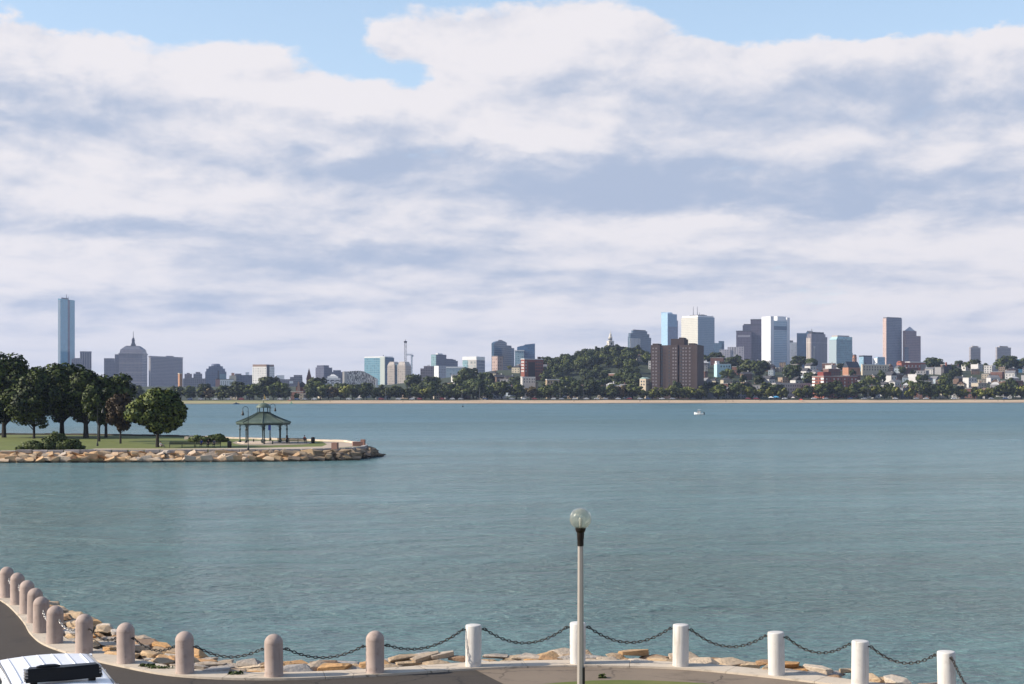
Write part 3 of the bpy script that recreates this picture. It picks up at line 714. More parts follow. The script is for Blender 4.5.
def sea_wall_stones():
    r = random.Random(9); items = []
    for row, (pyt, pyb, din) in enumerate([(454.2, 458.6, .45), (458.2, 463.4, 1.0), (458.2, 463.4, 1.75)]):
        px = -12
        while px < 352:
            w = r.uniform(5.5, 13); c = px + w / 2; px += w * r.uniform(.80, .95)
            tipf = max(0, (c - 255) / 100)
            front = lerp_tab([(-100, 216), (0, 217.05), (80, 217.8), (160, 218.5), (240, 219.96), (300, 221.4), (335, 224.5)], c)
            Y = front - din - .2; s = F / Y; wm = w / s
            me = (tip_stones if r.random() < tipf * 1.3 else sea_stones); me = r.choice(me)
            o = link('armour_stone', me); z = [1.18, .78, .36][row] + r.uniform(-.08, .08) - (.10 if c > 300 else 0)
            o.location = ((c - 512) * Y / F, Y + r.uniform(-.25, .25), z); o.rotation_euler = (r.uniform(.25, .6), r.uniform(-.3, .3), r.uniform(-.25, .25))
            h = r.uniform(.95, 1.25); o.scale = (wm * 1.35, 1.7, 2.0 * h)
            o['category'] = 'stone'; items.append((o, c, row, LAND_PARK, 'dark' if me in tip_stones else r.choice(['tan', 'weathered', 'rough'])))
            if r.random() < .3:
                o2 = link('armour_stone', r.choice(sea_stones if tipf < .5 else tip_stones)); o2.location = ((c - 512) * Y / F + wm * .5, Y - .55, z - .35 + row * -.05); o2.scale = (.7, .7, .8); o2.rotation_euler = (r.uniform(-.3, .6), r.uniform(-.3, .3), r.uniform(0, 3))
                o2['category'] = 'stone'; items.append((o2, c + w / 2, row, LAND_PARK, 'small'))
    for i in range(46):         # the tip
        f = r.random(); c = 336 + f * 45; Yc = lerp_tab([(336, 222), (365, 229), (381, 236.5)], c) + r.uniform(-1.5, 3.5); s = r.uniform(.9, 1.7)
        z = lerp_tab([(336, 1.0), (362, .95), (372, .55), (382, .05)], c) * r.uniform(.5, 1.05)
        o = link('armour_stone', r.choice(tip_stones)); o.location = ((c - 512) * Yc / F, Yc, z); o.scale = (s * 1.2, s, s * .95); o.rotation_euler = (r.uniform(-.3, .4), r.uniform(-.3, .3), r.uniform(0, 3)); o['category'] = 'stone'
        items.append((o, c, 3, LAND_PARK, r.choice(['wet', 'dark'])))
    for i in range(26):         # round the end of the wall
        f = (i + r.random()) / 26; a, b = Vector(lz(330, 448.9)), Vector(lz(352, 447.8)); q = [Vector(lz(*v)) for v in ((322, 449.2), (338, 448.5), (352, 447.8), (364, 446.6), (367, 445.2))]; g = f * 3.999; j = int(g); p = q[j].lerp(q[j + 1], g - j); dd = (q[j + 1] - q[j]).normalized(); n = Vector((dd.y, -dd.x)); p = p + n * r.uniform(.45, 1.5); s = r.uniform(1.1, 1.8)
        o = link('armour_stone', r.choice(tip_stones)); o.location = (p.x, p.y, r.uniform(.55, 1.2)); o.scale = (s * 1.25, s, s * 1.1); o.rotation_euler = (r.uniform(-.2, .4), r.uniform(-.3, .3), r.uniform(0, 3)); o['category'] = 'stone'; items.append((o, 512 + p.x * F / p.y, 3, LAND_PARK, 'brown'))
    number_labels(items, lambda a, row, o, s, m: '%s stone in the %s, %s %s of %s' % (a, ['upper course', 'middle course', 'waterline course', 'tumbled heap'][row], o, s, m), 'armour stones round the park point')
sea_wall_stones()
# back wall
def back_wall():
    t = empty('granite_wall', pk(300, 440.4), 0, 'long low granite wall along the far edge of the park lawn', 'low wall'); o = t.location
    pts = [Vector(p) for p in [lz(362, 444.2), lz(345, 441.9), lz(310, 440.7), lz(270, 439.7), lz(235, 438.7), lz(190, 436.9), lz(120, 435.5), lz(60, 434.9), lz(0, 434.7), (-105, 291)]]
    for a, b in zip(pts, pts[1:]):
        n_ = max(1, round((b - a).length / 3.0))
        for i in range(n_):
            A, B = a.lerp(b, i / n_), a.lerp(b, (i + 1) / n_); d = (B - A).normalized(); n = Vector((d.y, -d.x)); bm = bmesh.new()
            q = [A + d * .02 - n * .3, B - d * .02 - n * .3, B - d * .02 + n * .3, A + d * .02 + n * .3]
            prism(bm, [(p.x - o.x, p.y - o.y) for p in q], -.1, .32 + rnd.uniform(-.04, .05)); link('stone_block', mesh_of('stone_block', bm), M['light_granite'] if 512 + A.x * F / A.y > 192 else M['shade_granite'], t)  # left blocks take the granite darkened for tree shade
back_wall()
def block(px, py, w, d, h, label, material):
    bm = bmesh.new(); box(bm, -w / 2, w / 2, -d / 2, d / 2, 0, h); bmesh.ops.bevel(bm, geom=list(bm.edges), offset=.04, segments=2, affect='EDGES')
    p = pk(px, py); o = link('granite_block', mesh_of('granite_block', bm), material, loc=p, rz=rnd.uniform(-.2, .2)); tag(o, label, 'stone block')
block(335, 449.2, .95, .9, 1.05, 'square red granite block on the capstones near the point', M['red_granite'])
block(357.5, 446.0, 1.65, .9, .72, 'long red granite block lying at the end of the path', M['red_granite'])
block(363, 445.4, .7, .8, 1.0, 'tall brown granite block at the very end of the path', M['red_granite'])
block(187, 439.5, .8, .7, .55, 'pale boulder on the grass beside the round bush', M['light_granite'])

# ---- gazebo
def gazebo():
    c = pk(263.5, 443.0); t = empty('gazebo', c, R(8), 'octagonal park gazebo with green metal roof and cupola on dark posts', 'gazebo')
    k = c.y / F; Rr = 27.3 * k; Rp = 23.2 * k; ez = 3.62; tz = 5.30; n = 8
    ring = lambda r, z, rot=0: [Vector((r * math.cos(rot + 2 * math.pi * i / n), r * math.sin(rot + 2 * math.pi * i / n), z)) for i in range(n)]
    bm = bmesh.new(); lathe(bm, [(Rp + .5, 0), (Rp + .5, .16), (0, .16)], 8); link('floor', mesh_of('floor', bm), M['light_granite'], t)
    bm = bmesh.new(); lathe(bm, [(Rr, ez - .16), (Rr, ez), (Rr * .55, ez + (tz - ez) * .50), (1.02, tz), (1.0, tz - .1), (Rr * .55, ez + .55), (Rr - .3, ez - .1), (Rr - .3, ez - .16)], 8)
    rf = link('roof', mesh_of('roof', bm), M['copper_roof'], t)
    def seam(a, b, r, name='roof_seam'):
        bm = bmesh.new(); tube(bm, [a, a.lerp(b, .5), b], r, 4); link(name, mesh_of(name, bm), M['copper_roof'], rf)
    lo, mid, hi = ring(Rr, ez), ring(Rr * .55, ez + (tz - ez) * .50), ring(1.02, tz)
    for i in range(n):
        j = (i + 1) % n
        bm = bmesh.new(); tube(bm, [lo[i] + Vector((0, 0, .03)), mid[i] + Vector((0, 0, .04)), hi[i] + Vector((0, 0, .03))], .06, 6); link('hip', mesh_of('hip', bm), M['park_green'], rf)
        for q in range(1, 6):
            f = q / 6; bm = bmesh.new(); A, B = lo[i].lerp(lo[j], f), mid[i].lerp(mid[j], f); C_ = hi[i].lerp(hi[j], f); tube(bm, [A + Vector((0, 0, .02)), B + Vector((0, 0, .02)), C_ + Vector((0, 0, .02))], .032, 4)
            link('standing_seam', mesh_of('standing_seam', bm), M['copper_roof'], rf)
    bm = bmesh.new(); lathe(bm, [(Rr - .12, ez - .42), (Rr - .12, ez - .17), (Rr - .35, ez - .17), (Rr - .35, ez - .42)], 8); link('eaves_beam', mesh_of('eaves_beam', bm), M['park_green'], t)
    posts = ring(Rp, 0)
    for i, p in enumerate(posts):
        bm = bmesh.new(); lathe(bm, [(.24, .16), (.24, .42), (.15, .5), (.105, .6), (.105, 2.25), (.15, 2.3), (.20, 2.42), (.15, 2.52), (.10, 2.6), (.10, ez - .2)], 12, p.x, p.y); link('post', mesh_of('post', bm, True), M['park_green'], t)
        q = posts[(i + 1) % n]; bm = bmesh.new()
        arc = []
        for s in range(13):
            f = s / 12; b = p.lerp(q, f); arc.append(Vector((b.x, b.y, 2.48 + .86 * math.sqrt(max(0, 1 - (2 * f - 1) ** 4)))))
        tube(bm, arc, .042, 6); link('arch', mesh_of('arch', bm, True), M['park_green'], t)
        for f in (.16, .84):
            bm = bmesh.new(); b = p.lerp(q, f); pts = [Vector((b.x + .24 * math.cos(a), b.y, 3.16 + .16 * math.sin(a))) for a in [s * math.pi / 5 for s in range(11)]]; tube(bm, pts, .025, 5); link('scroll', mesh_of('scroll', bm, True), M['park_green'], t)
    # cupola
    bm = bmesh.new(); lathe(bm, [(1.16, tz - .02), (1.16, tz + .14), (1.02, tz + .16), (1.02, tz + .05)], 8); cu = link('cupola', mesh_of('cupola', bm), M['park_green'], t)
    for i, p in enumerate(ring(1.0, 0)):
        bm = bmesh.new(); tube(bm, [(p.x, p.y, tz + .1), (p.x, p.y, tz + .92)], .055, 6); link('cupola_post', mesh_of('cupola_post', bm), M['park_green'], cu)
    bm = bmesh.new(); lathe(bm, [(1.28, tz + .86), (1.28, tz + .98), (1.16, tz + 1.16), (.92, tz + 1.42), (.58, tz + 1.60), (.2, tz + 1.70), (0, tz + 1.72)], 16); link('cupola_dome', mesh_of('cupola_dome', bm, True), M['copper_roof'], cu)
    bm = bmesh.new(); lathe(bm, [(.05, tz + 1.68), (.04, tz + 1.85), (.10, tz + 1.92), (.03, tz + 2.0), (0, tz + 2.15)], 8); link('finial', mesh_of('finial', bm, True), M['park_green'], cu)
gazebo()

# ---- leaves
def leaf_mesh(name, lobes, n, size, material, seed, flat=.0, inner=.35):
    """lobes: (centre, radii) ellipsoids; n leaf clumps as small quads spread through their outer volume"""
    r = np.random.default_rng(seed); vol = np.array([l[1][0] * l[1][1] * l[1][2] for l in lobes]) ** .75; vol /= vol.sum()
    which = r.choice(len(lobes), n, p=vol); C = np.array([l[0] for l in lobes])[which]; S = np.array([l[1] for l in lobes])[which]
    d = r.normal(size=(n, 3)); d /= np.linalg.norm(d, axis=1)[:, None]; rad = np.where(r.random(n) < inner, r.uniform(.3, .9, n), r.uniform(.86, 1.07, n))
    p = C + d * rad[:, None] * S
    nn = d * .7 + r.normal(size=(n, 3)) * .55; nn[:, 2] += .3; nn /= np.linalg.norm(nn, axis=1)[:, None]
    soft = d * .8 + (p - p.mean(0)) / (np.abs(p - p.mean(0)).max(0) + 1e-6) * .55 + nn * .6; soft /= np.linalg.norm(soft, axis=1)[:, None]
    flip = (nn * soft).sum(1) < 0; nn[flip] *= -1
    a = np.cross(nn, r.normal(size=(n, 3))); a /= np.linalg.norm(a, axis=1)[:, None]; b = np.cross(nn, a)
    s = size * r.uniform(.55, 1.35, n)[:, None]; q = r.uniform(.5, .95, n)[:, None]
    bend = nn * s * .25
    V = np.stack([p - a * s - bend, p - b * s * q + bend * .5, p + a * s - bend, p + b * s * q + bend * .5], 1).reshape(-1, 3)
    me = bpy.data.meshes.new(name); me.vertices.add(4 * n); me.vertices.foreach_set('co', V.astype(np.float32).ravel())
    me.loops.add(4 * n); me.loops.foreach_set('vertex_index', np.arange(4 * n, dtype=np.int32)); me.polygons.add(n)
    me.polygons.foreach_set('loop_start', np.arange(0, 4 * n, 4, dtype=np.int32)); me.polygons.foreach_set('loop_total', np.full(n, 4, dtype=np.int32))
    me.update(); me.materials.append(material)
    me.polygons.foreach_set('use_smooth', np.ones(n, dtype=bool)); me.normals_split_custom_set_from_vertices(np.repeat(soft, 4, 0).astype(np.float32).tolist()); return me
def trunk_mesh(h, r0, limbs, material, seed, top=None):
    r = random.Random(seed); bm = bmesh.new(); pts = [(0, 0, -.2), (r.uniform(-.05, .05) * r0, 0, h * .25), (r.uniform(-.6, .6) * r0, r.uniform(-.6, .6) * r0, h * .6), (r.uniform(-.6, .6) * r0, r.uniform(-.6, .6) * r0, h)]
    tube(bm, pts, [r0 * 1.3, r0, r0 * .8, r0 * .5], 9)
    for e, z in limbs:
        a = Vector((0, 0, z)); e = Vector(e); mid = a.lerp(e, .5) + Vector((0, 0, -.1 * (e - a).length)); tube(bm, [a, mid, e], [r0 * .5, r0 * .33, r0 * .12], 6)
    me = mesh_of('trunk', bm, True); me.materials.append(material); return me
def crown_lobes(w, d, z0, z1, k, seed):
    """k lobes filling an oval crown of width w, depth d between heights z0 and z1"""
    r = random.Random(seed); L = []; cz, hz = (z0 + z1) / 2, (z1 - z0) / 2
    for i in range(k):
        u = i / k; ph = i * 2.39996; zz = -1 + 2 * (i + .5) / k; rr = math.sqrt(max(0, 1 - zz * zz)); q = r.uniform(.60, 1.0)
        c = (w / 2 * rr * math.cos(ph) * q * 1.05 + w * r.uniform(-.07, .07), d / 2 * rr * math.sin(ph) * q, cz + hz * zz * q * .95); s = r.uniform(.13, .27)
        L.append((c, (w * s * r.uniform(.8, 1.1), d * s * r.uniform(.8, 1.1), hz * 2 * s * r.uniform(.7, .95))))
    L.append(((0, 0, cz), (w * .34, d * .34, hz * .70)))
    lo = [min(c[i] - s[i] for c, s in L) for i in range(3)]; hi = [max(c[i] + s[i] for c, s in L) for i in range(3)]; want = ((-w / 2, w / 2), (-d / 2, d / 2), (z0, z1)); out = []
    for c, s in L:          # fit the lobes to the crown's size
        f = [(want[i][1] - want[i][0]) / (hi[i] - lo[i]) for i in range(3)]
        out.append((tuple(want[i][0] + (c[i] - lo[i]) * f[i] for i in range(3)), tuple(s[i] * f[i] for i in range(3))))
    return out
M['bark'] = mat('bark', (.030, .025, .020), .9, .2, 3, .6, 20)
M['leaf_dark'] = foliage('leaf_dark', (.011, .024, .005), (.075, .100, .018), .30, .10)
M['leaf_mid'] = foliage('leaf_mid', (.020, .042, .009), (.125, .150, .030), .45, .12)
M['leaf_red'] = foliage('leaf_red', (.045, .030, .018), (.085, .060, .035), .6, .1)
M['leaf_bush'] = foliage('leaf_bush', (.040, .062, .014), (.10, .125, .03), .8, .15)
def park_tree(px, py, top, w_px, low, label, leafm, seed, r0, n=7000, k=13, size=.26):
    k = k * 2
    p = pk(px, py); s = p.y / F; H = (py - top) * s; w = w_px * s; z0 = (py - low) * s
    t = empty('tree', (p.x, p.y, LZ - .02), 0, label, 'tree', 'trees of the park on the point')
    L = crown_lobes(w, w * .9, z0, H, k, seed); link('crown', leaf_mesh('crown', L, int(n * 1.5), size * 1.05, leafm, seed, inner=.4), None, t)
    r = random.Random(seed); limbs = [(tuple(x * .85 for x in l[0][:2]) + (l[0][2],), z0 * r.uniform(.75, 1.15)) for l in L[:-1][::2]]
    link('trunk', trunk_mesh(H * .62, r0, limbs, M['bark'], seed), None, t)
park_tree(4, 437.5, 352, 80, 424, 'tall dark tree at the left end of the park lawn', M['leaf_dark'], 1, .38, 9500, 15, .30)
park_tree(34, 438.5, 368, 64, 428, 'dark tree with drooping low branches between the two largest park trees', M['leaf_dark'], 2, .22, 6000, 11, .28)
park_tree(62, 436.8, 363, 82, 421, 'broad dark tree with the thickest straight trunk on the lawn', M['leaf_dark'], 3, .42, 9500, 15, .30)
park_tree(86, 437.8, 369, 66, 422, 'dark tree with a thick trunk beside the tall lamp post', M['leaf_dark'], 4, .44, 8000, 13, .30)
park_tree(106, 437.5, 373, 60, 424, 'dark spreading tree behind the reddish young tree', M['leaf_dark'], 5, .26, 7000, 12, .28)
park_tree(99, 441.5, 383, 36, 425, 'slim trunked dark tree rising from mid lawn', M['leaf_dark'], 6, .2, 4200, 9, .26)
park_tree(120.5, 443.6, 393, 28, 432, 'reddish brown young tree with a narrow crown', M['leaf_red'], 7, .15, 3600, 9, .24)
park_tree(157.5, 447.2, 388.5, 60, 433, 'round green tree standing alone nearest the water', M['leaf_mid'], 18, .26, 9500, 15, .27)
def bush(name, label, px0, px1, py, h, dep, n, seed, leafm, k=9, grp=None):
    p = pk((px0 + px1) / 2, py); s = p.y / F; w = (px1 - px0) * s; r = random.Random(seed); L = []
    for i in range(k):
        f = (i + .5) / k; hh = h * r.uniform(.6, 1.0) * (1 if .1 < f < .9 else .6); L.append(((w * (f - .5) * .93, r.uniform(-.3, .3) * dep, hh * .42), (w / k * r.uniform(.8, 1.2), dep * r.uniform(.35, .5), hh * .58)))
    t = empty('bush', (p.x, p.y, LZ), 0, label, 'bush'); link('foliage', leaf_mesh('foliage', L, n, .17, leafm, seed, inner=.3), None, t)
    bm = bmesh.new()
    for i in range(5): tube(bm, [(w * (i / 5 - .4), 0, -.1), (w * (i / 5 - .38), 0, h * .3), (w * (i / 5 - .42), .1, h * .6)], [.05, .035, .015], 5)
    link('stems', mesh_of('stems', bm), M['bark'], t)
bush('bush', 'long bright green shrub bed behind the left capstones', 16, 84, 449.6, 1.75, 3.0, 5200, 21, M['leaf_bush'], 13)
bush('bush', 'taller yellow green shrub in the middle of the shrub bed', 44, 68, 446.5, 2.6, 2.2, 2200, 22, M['leaf_bush'], 5)
bush('bush', 'round clipped dark green bush behind the bench', 189, 228, 441.8, 1.45, 3.2, 3600, 23, M['leaf_bush'], 8)

# ---- benches, bins, lamps, banner
def bench(px, py, L, rz, label, back=True):
    t = empty('park_bench', pk(px, py), rz, label, 'bench', 'black benches in the park')
    bm = bmesh.new()
    for k in range(4): box(bm, -L / 2, L / 2, -.25 + k * .125, -.25 + k * .125 + .1, .42, .46)
    link('seat', mesh_of('seat', bm), M['dark_metal'], t)
    bm = bmesh.new()
    for k in range(4): box(bm, -L / 2, L / 2, .25 + .03 * k, .28 + .03 * k, .52 + k * .11, .60 + k * .11)
    link('backrest', mesh_of('backrest', bm), M['dark_metal'], t)
    nl = max(2, round(L / 1.9) + 1)
    for i in range(nl):
        x = -L / 2 + .08 + (L - .16) * i / (nl - 1); bm = bmesh.new(); tube(bm, [(x, -.25, 0), (x, -.22, .42), (x, .22, .43), (x, .25, 0)], .03, 6); tube(bm, [(x, .2, .42), (x, .36, .95)], .03, 6); link('leg', mesh_of('leg', bm), M['dark_metal'], t)
bench(182, 447.6, 4.1, R(3), 'long black bench left of the seated people by the capstones')
bench(208, 447.4, 4.1, R(2), 'black bench with people sitting on it in front of the clipped bush')
bench(283.5, 443.2, 2.0, R(178), 'short black bench beside the gazebo posts')
bench(298, 443.4, 3.2, R(178), 'black bench facing the water right of the gazebo')
def bin_(px, py, label):
    t = empty('litter_bin', pk(px, py), 0, label, 'litter bin', 'black litter bins in the park')
    bm = bmesh.new(); lathe(bm, [(.27, 0), (.32, .1), (.36, .5), (.34, .85), (.30, .88), (.29, .82), (0, .8)], 16); link('barrel', mesh_of('barrel', bm, True), M['dark_metal'], t)
    bm = bmesh.new(); lathe(bm, [(.36, .84), (.37, .88), (.30, 1.02), (.16, 1.08), (0, 1.1)], 16); link('lid', mesh_of('lid', bm, True), M['dark_metal'], t)
bin_(229.5, 447.8, 'black round litter bin between the bench and the gazebo'); bin_(313, 443.2, 'black round litter bin at the right end of the benches')
def crook_lamp(px, py, top, side, label):
    p = pk(px, py); s = p.y / F; H = (py - top) * s; t = empty('park_lamp', p, 0, label, 'street lamp', 'hook-armed lamps of the park')
    bm = bmesh.new(); lathe(bm, [(.17, 0), (.17, .35), (.11, .5), (.06, .7), (.045, H - .7)], 10); link('pole', mesh_of('pole', bm, True), M['dark_metal'], t)
    bm = bmesh.new(); rr = .42; pts = [(0, 0, H - .75), (0, 0, H - rr)] + [(side * (rr - rr * math.cos(a)), 0, H - rr + rr * math.sin(a)) for a in [i * math.pi / 8 for i in range(1, 9)]]; tube(bm, pts, .04, 6)
    pts = [(0, 0, H - .9), (side * .25, 0, H - .72), (side * .42, 0, H - .62)]; tube(bm, pts, .02, 5); link('arm', mesh_of('arm', bm, True), M['dark_metal'], t)
    bm = bmesh.new(); x = side * 2 * rr; lathe(bm, [(.02, H - rr + .02), (.04, H - rr - .25), (.10, H - rr - .35), (.24, H - rr - .85), (.20, H - rr - .92), (0, H - rr - 1.0)], 12, x, 0); link('lamp_head', mesh_of('lamp_head', bm, True), M['dark_metal'], t)
crook_lamp(248.2, 450.0, 406.5, -1, 'hook-armed lamp standing at the capstones in front of the gazebo')
crook_lamp(270.5, 440.6, 403.8, 1, 'hook-armed lamp rising behind the gazebo roof')
crook_lamp(97.5, 446.0, 405.0, 1, 'hook-armed lamp on the lawn before the thick dark trunks')
def banner():
    t = empty('banner_post', pk(269.6, 441.3), 0, 'dark post with a blue banner seen between the gazebo posts', 'sign post')
    bm = bmesh.new(); lathe(bm, [(.10, 0), (.06, .3), (.05, 3.1)], 8); link('pole', mesh_of('pole', bm, True), M['dark_metal'], t)
    bm = bmesh.new(); box(bm, -.24, .24, -.07, -.055, 2.0, 3.0); box(bm, -.26, .26, -.08, -.045, 3.0, 3.04); link('banner', mesh_of('banner', bm), mat('blue_cloth', (.025, .045, .22), .7), t)
banner()
for i, (px, py) in enumerate([(253.5, 442.6), (261.5, 442.9), (264.3, 444.2), (272.6, 444.3)]):
    bm = bmesh.new(); lathe(bm, [(.13, 0), (.13, .55), (.10, .62), (0, .66)], 10); o = link('path_bollard', mesh_of('path_bollard', bm, True), M['dark_metal'], loc=pk(px, py))
    tag(o, ['short dark bollard under the left of the gazebo roof', 'short dark bollard near the middle of the gazebo floor', 'short dark bollard in front of the middle gazebo posts', 'short dark bollard right of the blue banner'][i], 'bollard', 'short bollards round the gazebo')

# ---- people
SKIN = mat('skin', (.42, .25, .18), .6); HAIR = mat('hair', (.03, .02, .015), .7)
def figure(name, joints, edges, mats_z, label, loc, rz, hair=True, scale=1.0):
    """one skinned body: joints {name: (x, y, z, radius)}"""
    me = bpy.data.meshes.new('body'); keys = list(joints); me.from_pydata([joints[k][:3] for k in keys], [(keys.index(a), keys.index(b)) for a, b in edges], [])
    o = bpy.data.objects.new('body_tmp', me); COL.objects.link(o); o.modifiers.new('skin', 'SKIN'); sub = o.modifiers.new('sub', 'SUBSURF'); sub.levels = 1
    for i, k in enumerate(keys): me.skin_vertices[0].data[i].radius = (joints[k][3],) * 2; me.skin_vertices[0].data[i].use_root = k == 'pelvis'
    dg = bpy.context.evaluated_depsgraph_get(); dg.update(); m2 = bpy.data.meshes.new_from_object(o.evaluated_get(dg)); bpy.data.objects.remove(o)
    m2.materials.clear()
    for m_ in (SKIN, *mats_z): m2.materials.append(m_)
    def near(c):
        k = min(keys, key=lambda q: (Vector(joints[q][:3]) - c).length - joints[q][3])
        if k.startswith(('head', 'neck', 'hand', 'elbow')): return 0
        return 1 if k.startswith(('chest', 'sho', 'waist')) else 2
    for p in m2.polygons: p.use_smooth = True; p.material_index = near(p.center)
    t = empty('person', loc, rz, label, 'person'); t.scale = (scale,) * 3
    b = link('body', m2, None, t)
    if hair:
        h = joints['head']; bm = bmesh.new(); bmesh.ops.create_uvsphere(bm, u_segments=12, v_segments=8, radius=h[3] * 1.18); bmesh.ops.translate(bm, verts=bm.verts, vec=(h[0], h[1] + .02, h[2] + .045)); bmesh.ops.delete(bm, geom=[v for v in bm.verts if v.co.z < h[2] - .02 or (v.co.y < h[1] - .07 and v.co.z < h[2] + .07)], context='VERTS')
        link('hair', mesh_of('hair', bm, True), HAIR, t)
    return t
def standing(label, loc, rz, shirt, trousers, scale=1.0, step=.08):
    j = {'pelvis': (0, 0, .95, .15), 'waist': (0, 0, 1.12, .13), 'chest': (0, 0, 1.33, .16), 'neck': (0, 0, 1.5, .055), 'head': (0, -.02, 1.63, .10)}
    e = [('pelvis', 'waist'), ('waist', 'chest'), ('chest', 'neck'), ('neck', 'head')]
    for s, n in ((-1, 'l'), (1, 'r')):
        j.update({'sho' + n: (s * .2, 0, 1.4, .065), 'elbow' + n: (s * .25, .02, 1.12, .045), 'hand' + n: (s * .24, -.06, .86, .04), 'hip' + n: (s * .1, 0, .88, .1), 'knee' + n: (s * .11, -s * step, .48, .07), 'ankle' + n: (s * .11, s * step, .07, .045), 'toe' + n: (s * .12, s * step - .17, .03, .035)})
        e += [('chest', 'sho' + n), ('sho' + n, 'elbow' + n), ('elbow' + n, 'hand' + n), ('pelvis', 'hip' + n), ('hip' + n, 'knee' + n), ('knee' + n, 'ankle' + n), ('ankle' + n, 'toe' + n)]
    return figure('person', j, e, (shirt, trousers), label, loc, rz, True, scale)
def seated(label, loc, rz, shirt, trousers, lean=.0):
    j = {'pelvis': (0, 0, .57, .15), 'waist': (0, .0, .72, .13), 'chest': (0, -lean * .5, .95, .16), 'neck': (0, -lean * .8, 1.11, .055), 'head': (0, -.02 - lean, 1.25, .10)}
    e = [('pelvis', 'waist'), ('waist', 'chest'), ('chest', 'neck'), ('neck', 'head')]
    for s, n in ((-1, 'l'), (1, 'r')):
        j.update({'sho' + n: (s * .2, -lean * .5, 1.02, .065), 'elbow' + n: (s * .24, -.06, .76, .045), 'hand' + n: (s * .13, -.3, .66, .04), 'hip' + n: (s * .1, -.08, .56, .1), 'knee' + n: (s * .13, -.46, .52, .07), 'ankle' + n: (s * .13, -.46, .08, .045), 'toe' + n: (s * .14, -.62, .04, .035)})
        e += [('chest', 'sho' + n), ('sho' + n, 'elbow' + n), ('elbow' + n, 'hand' + n), ('pelvis', 'hip' + n), ('hip' + n, 'knee' + n), ('knee' + n, 'ankle' + n), ('ankle' + n, 'toe' + n)]
    return figure('person', j, e, (shirt, trousers), label, loc, rz)
cl = lambda n, c: mat(n, c, .85, .08, 4)
BLUEC, BLACKC, GREYC, REDC, KHAKI, WHITEC = cl('blue_shirt', (.03, .05, .16)), cl('black_cloth', (.012, .012, .014)), cl('grey_cloth', (.12, .12, .13)), cl('red_shirt', (.40, .09, .07)), cl('khaki_cloth', (.25, .2, .13)), cl('white_cloth', (.7, .68, .66))
seated('person in a dark blue shirt sitting on the bench', pk(201.5, 447.4) + Vector((0, -.05, 0)), R(2), BLUEC, BLACKC)
seated('person in black leaning forward on the bench', pk(208.6, 447.4) + Vector((0, -.05, 0)), R(-4), BLACKC, BLACKC, .12)
seated('person in dark grey at the right of the occupied bench', pk(214.4, 447.4) + Vector((0, -.05, 0)), R(2), GREYC, BLACKC, .05)
standing('person in black standing at the right gazebo post', pk(287.0, 443.6), R(60), BLACKC, BLACKC, 1.0)
seated('person in a red shirt sitting at the end of the right bench', pk(304.5, 443.3) + Vector((0, .05, 0)), R(178), REDC, BLACKC)
def on_grass(label, loc, rz, shirt, trousers):
    j = {'pelvis': (0, 0, .14, .15), 'waist': (0, .05, .30, .13), 'chest': (0, .08, .52, .16), 'neck': (0, .07, .68, .055), 'head': (0, .04, .82, .10)}
    e = [('pelvis', 'waist'), ('waist', 'chest'), ('chest', 'neck'), ('neck', 'head')]
    for s, n in ((-1, 'l'), (1, 'r')):
        j.update({'sho' + n: (s * .2, .07, .6, .065), 'elbow' + n: (s * .25, -.05, .38, .045), 'hand' + n: (s * .15, -.32, .44, .04), 'hip' + n: (s * .1, -.08, .14, .1), 'knee' + n: (s * .14, -.40, .46, .07), 'ankle' + n: (s * .14, -.62, .07, .045), 'toe' + n: (s * .15, -.80, .04, .035)})
        e += [('chest', 'sho' + n), ('sho' + n, 'elbow' + n), ('elbow' + n, 'hand' + n), ('pelvis', 'hip' + n), ('hip' + n, 'knee' + n), ('knee' + n, 'ankle' + n), ('ankle' + n, 'toe' + n)]
    return figure('person', j, e, (shirt, trousers), label, loc, rz)
on_grass('person sitting on the grass against the lone round tree', pk(160.9, 447.3), R(70), WHITEC, GREYC)

# weeds in the joint between kerb and road
for i, (px, py, w, l) in enumerate([(147, 668.5, .35, 'weed tuft in the kerb joint left of the ninth pink post'), (160, 670.3, .55, 'long low weed patch in the kerb joint before the ninth pink post'), (236, 676.4, .3, 'small weed tuft in the kerb joint left of the tenth pink post'), (602, 678.0, .14, 'upright weed growing from the paving right of the lamp post')]):
    p = onz(px, py, PZ - .05); t = empty('weed', p, 0, l, 'weed'); L = [((w * (f - .5), 0, .05), (w * .3, .07, .06 if i < 3 else .16)) for f in (.2, .5, .8)]
    t.scale = (1, 1, 1 if i < 3 else .45)
    link('leaves', leaf_mesh('leaves', L, 160, .035, M['leaf_bush'], 300 + i), None, t)
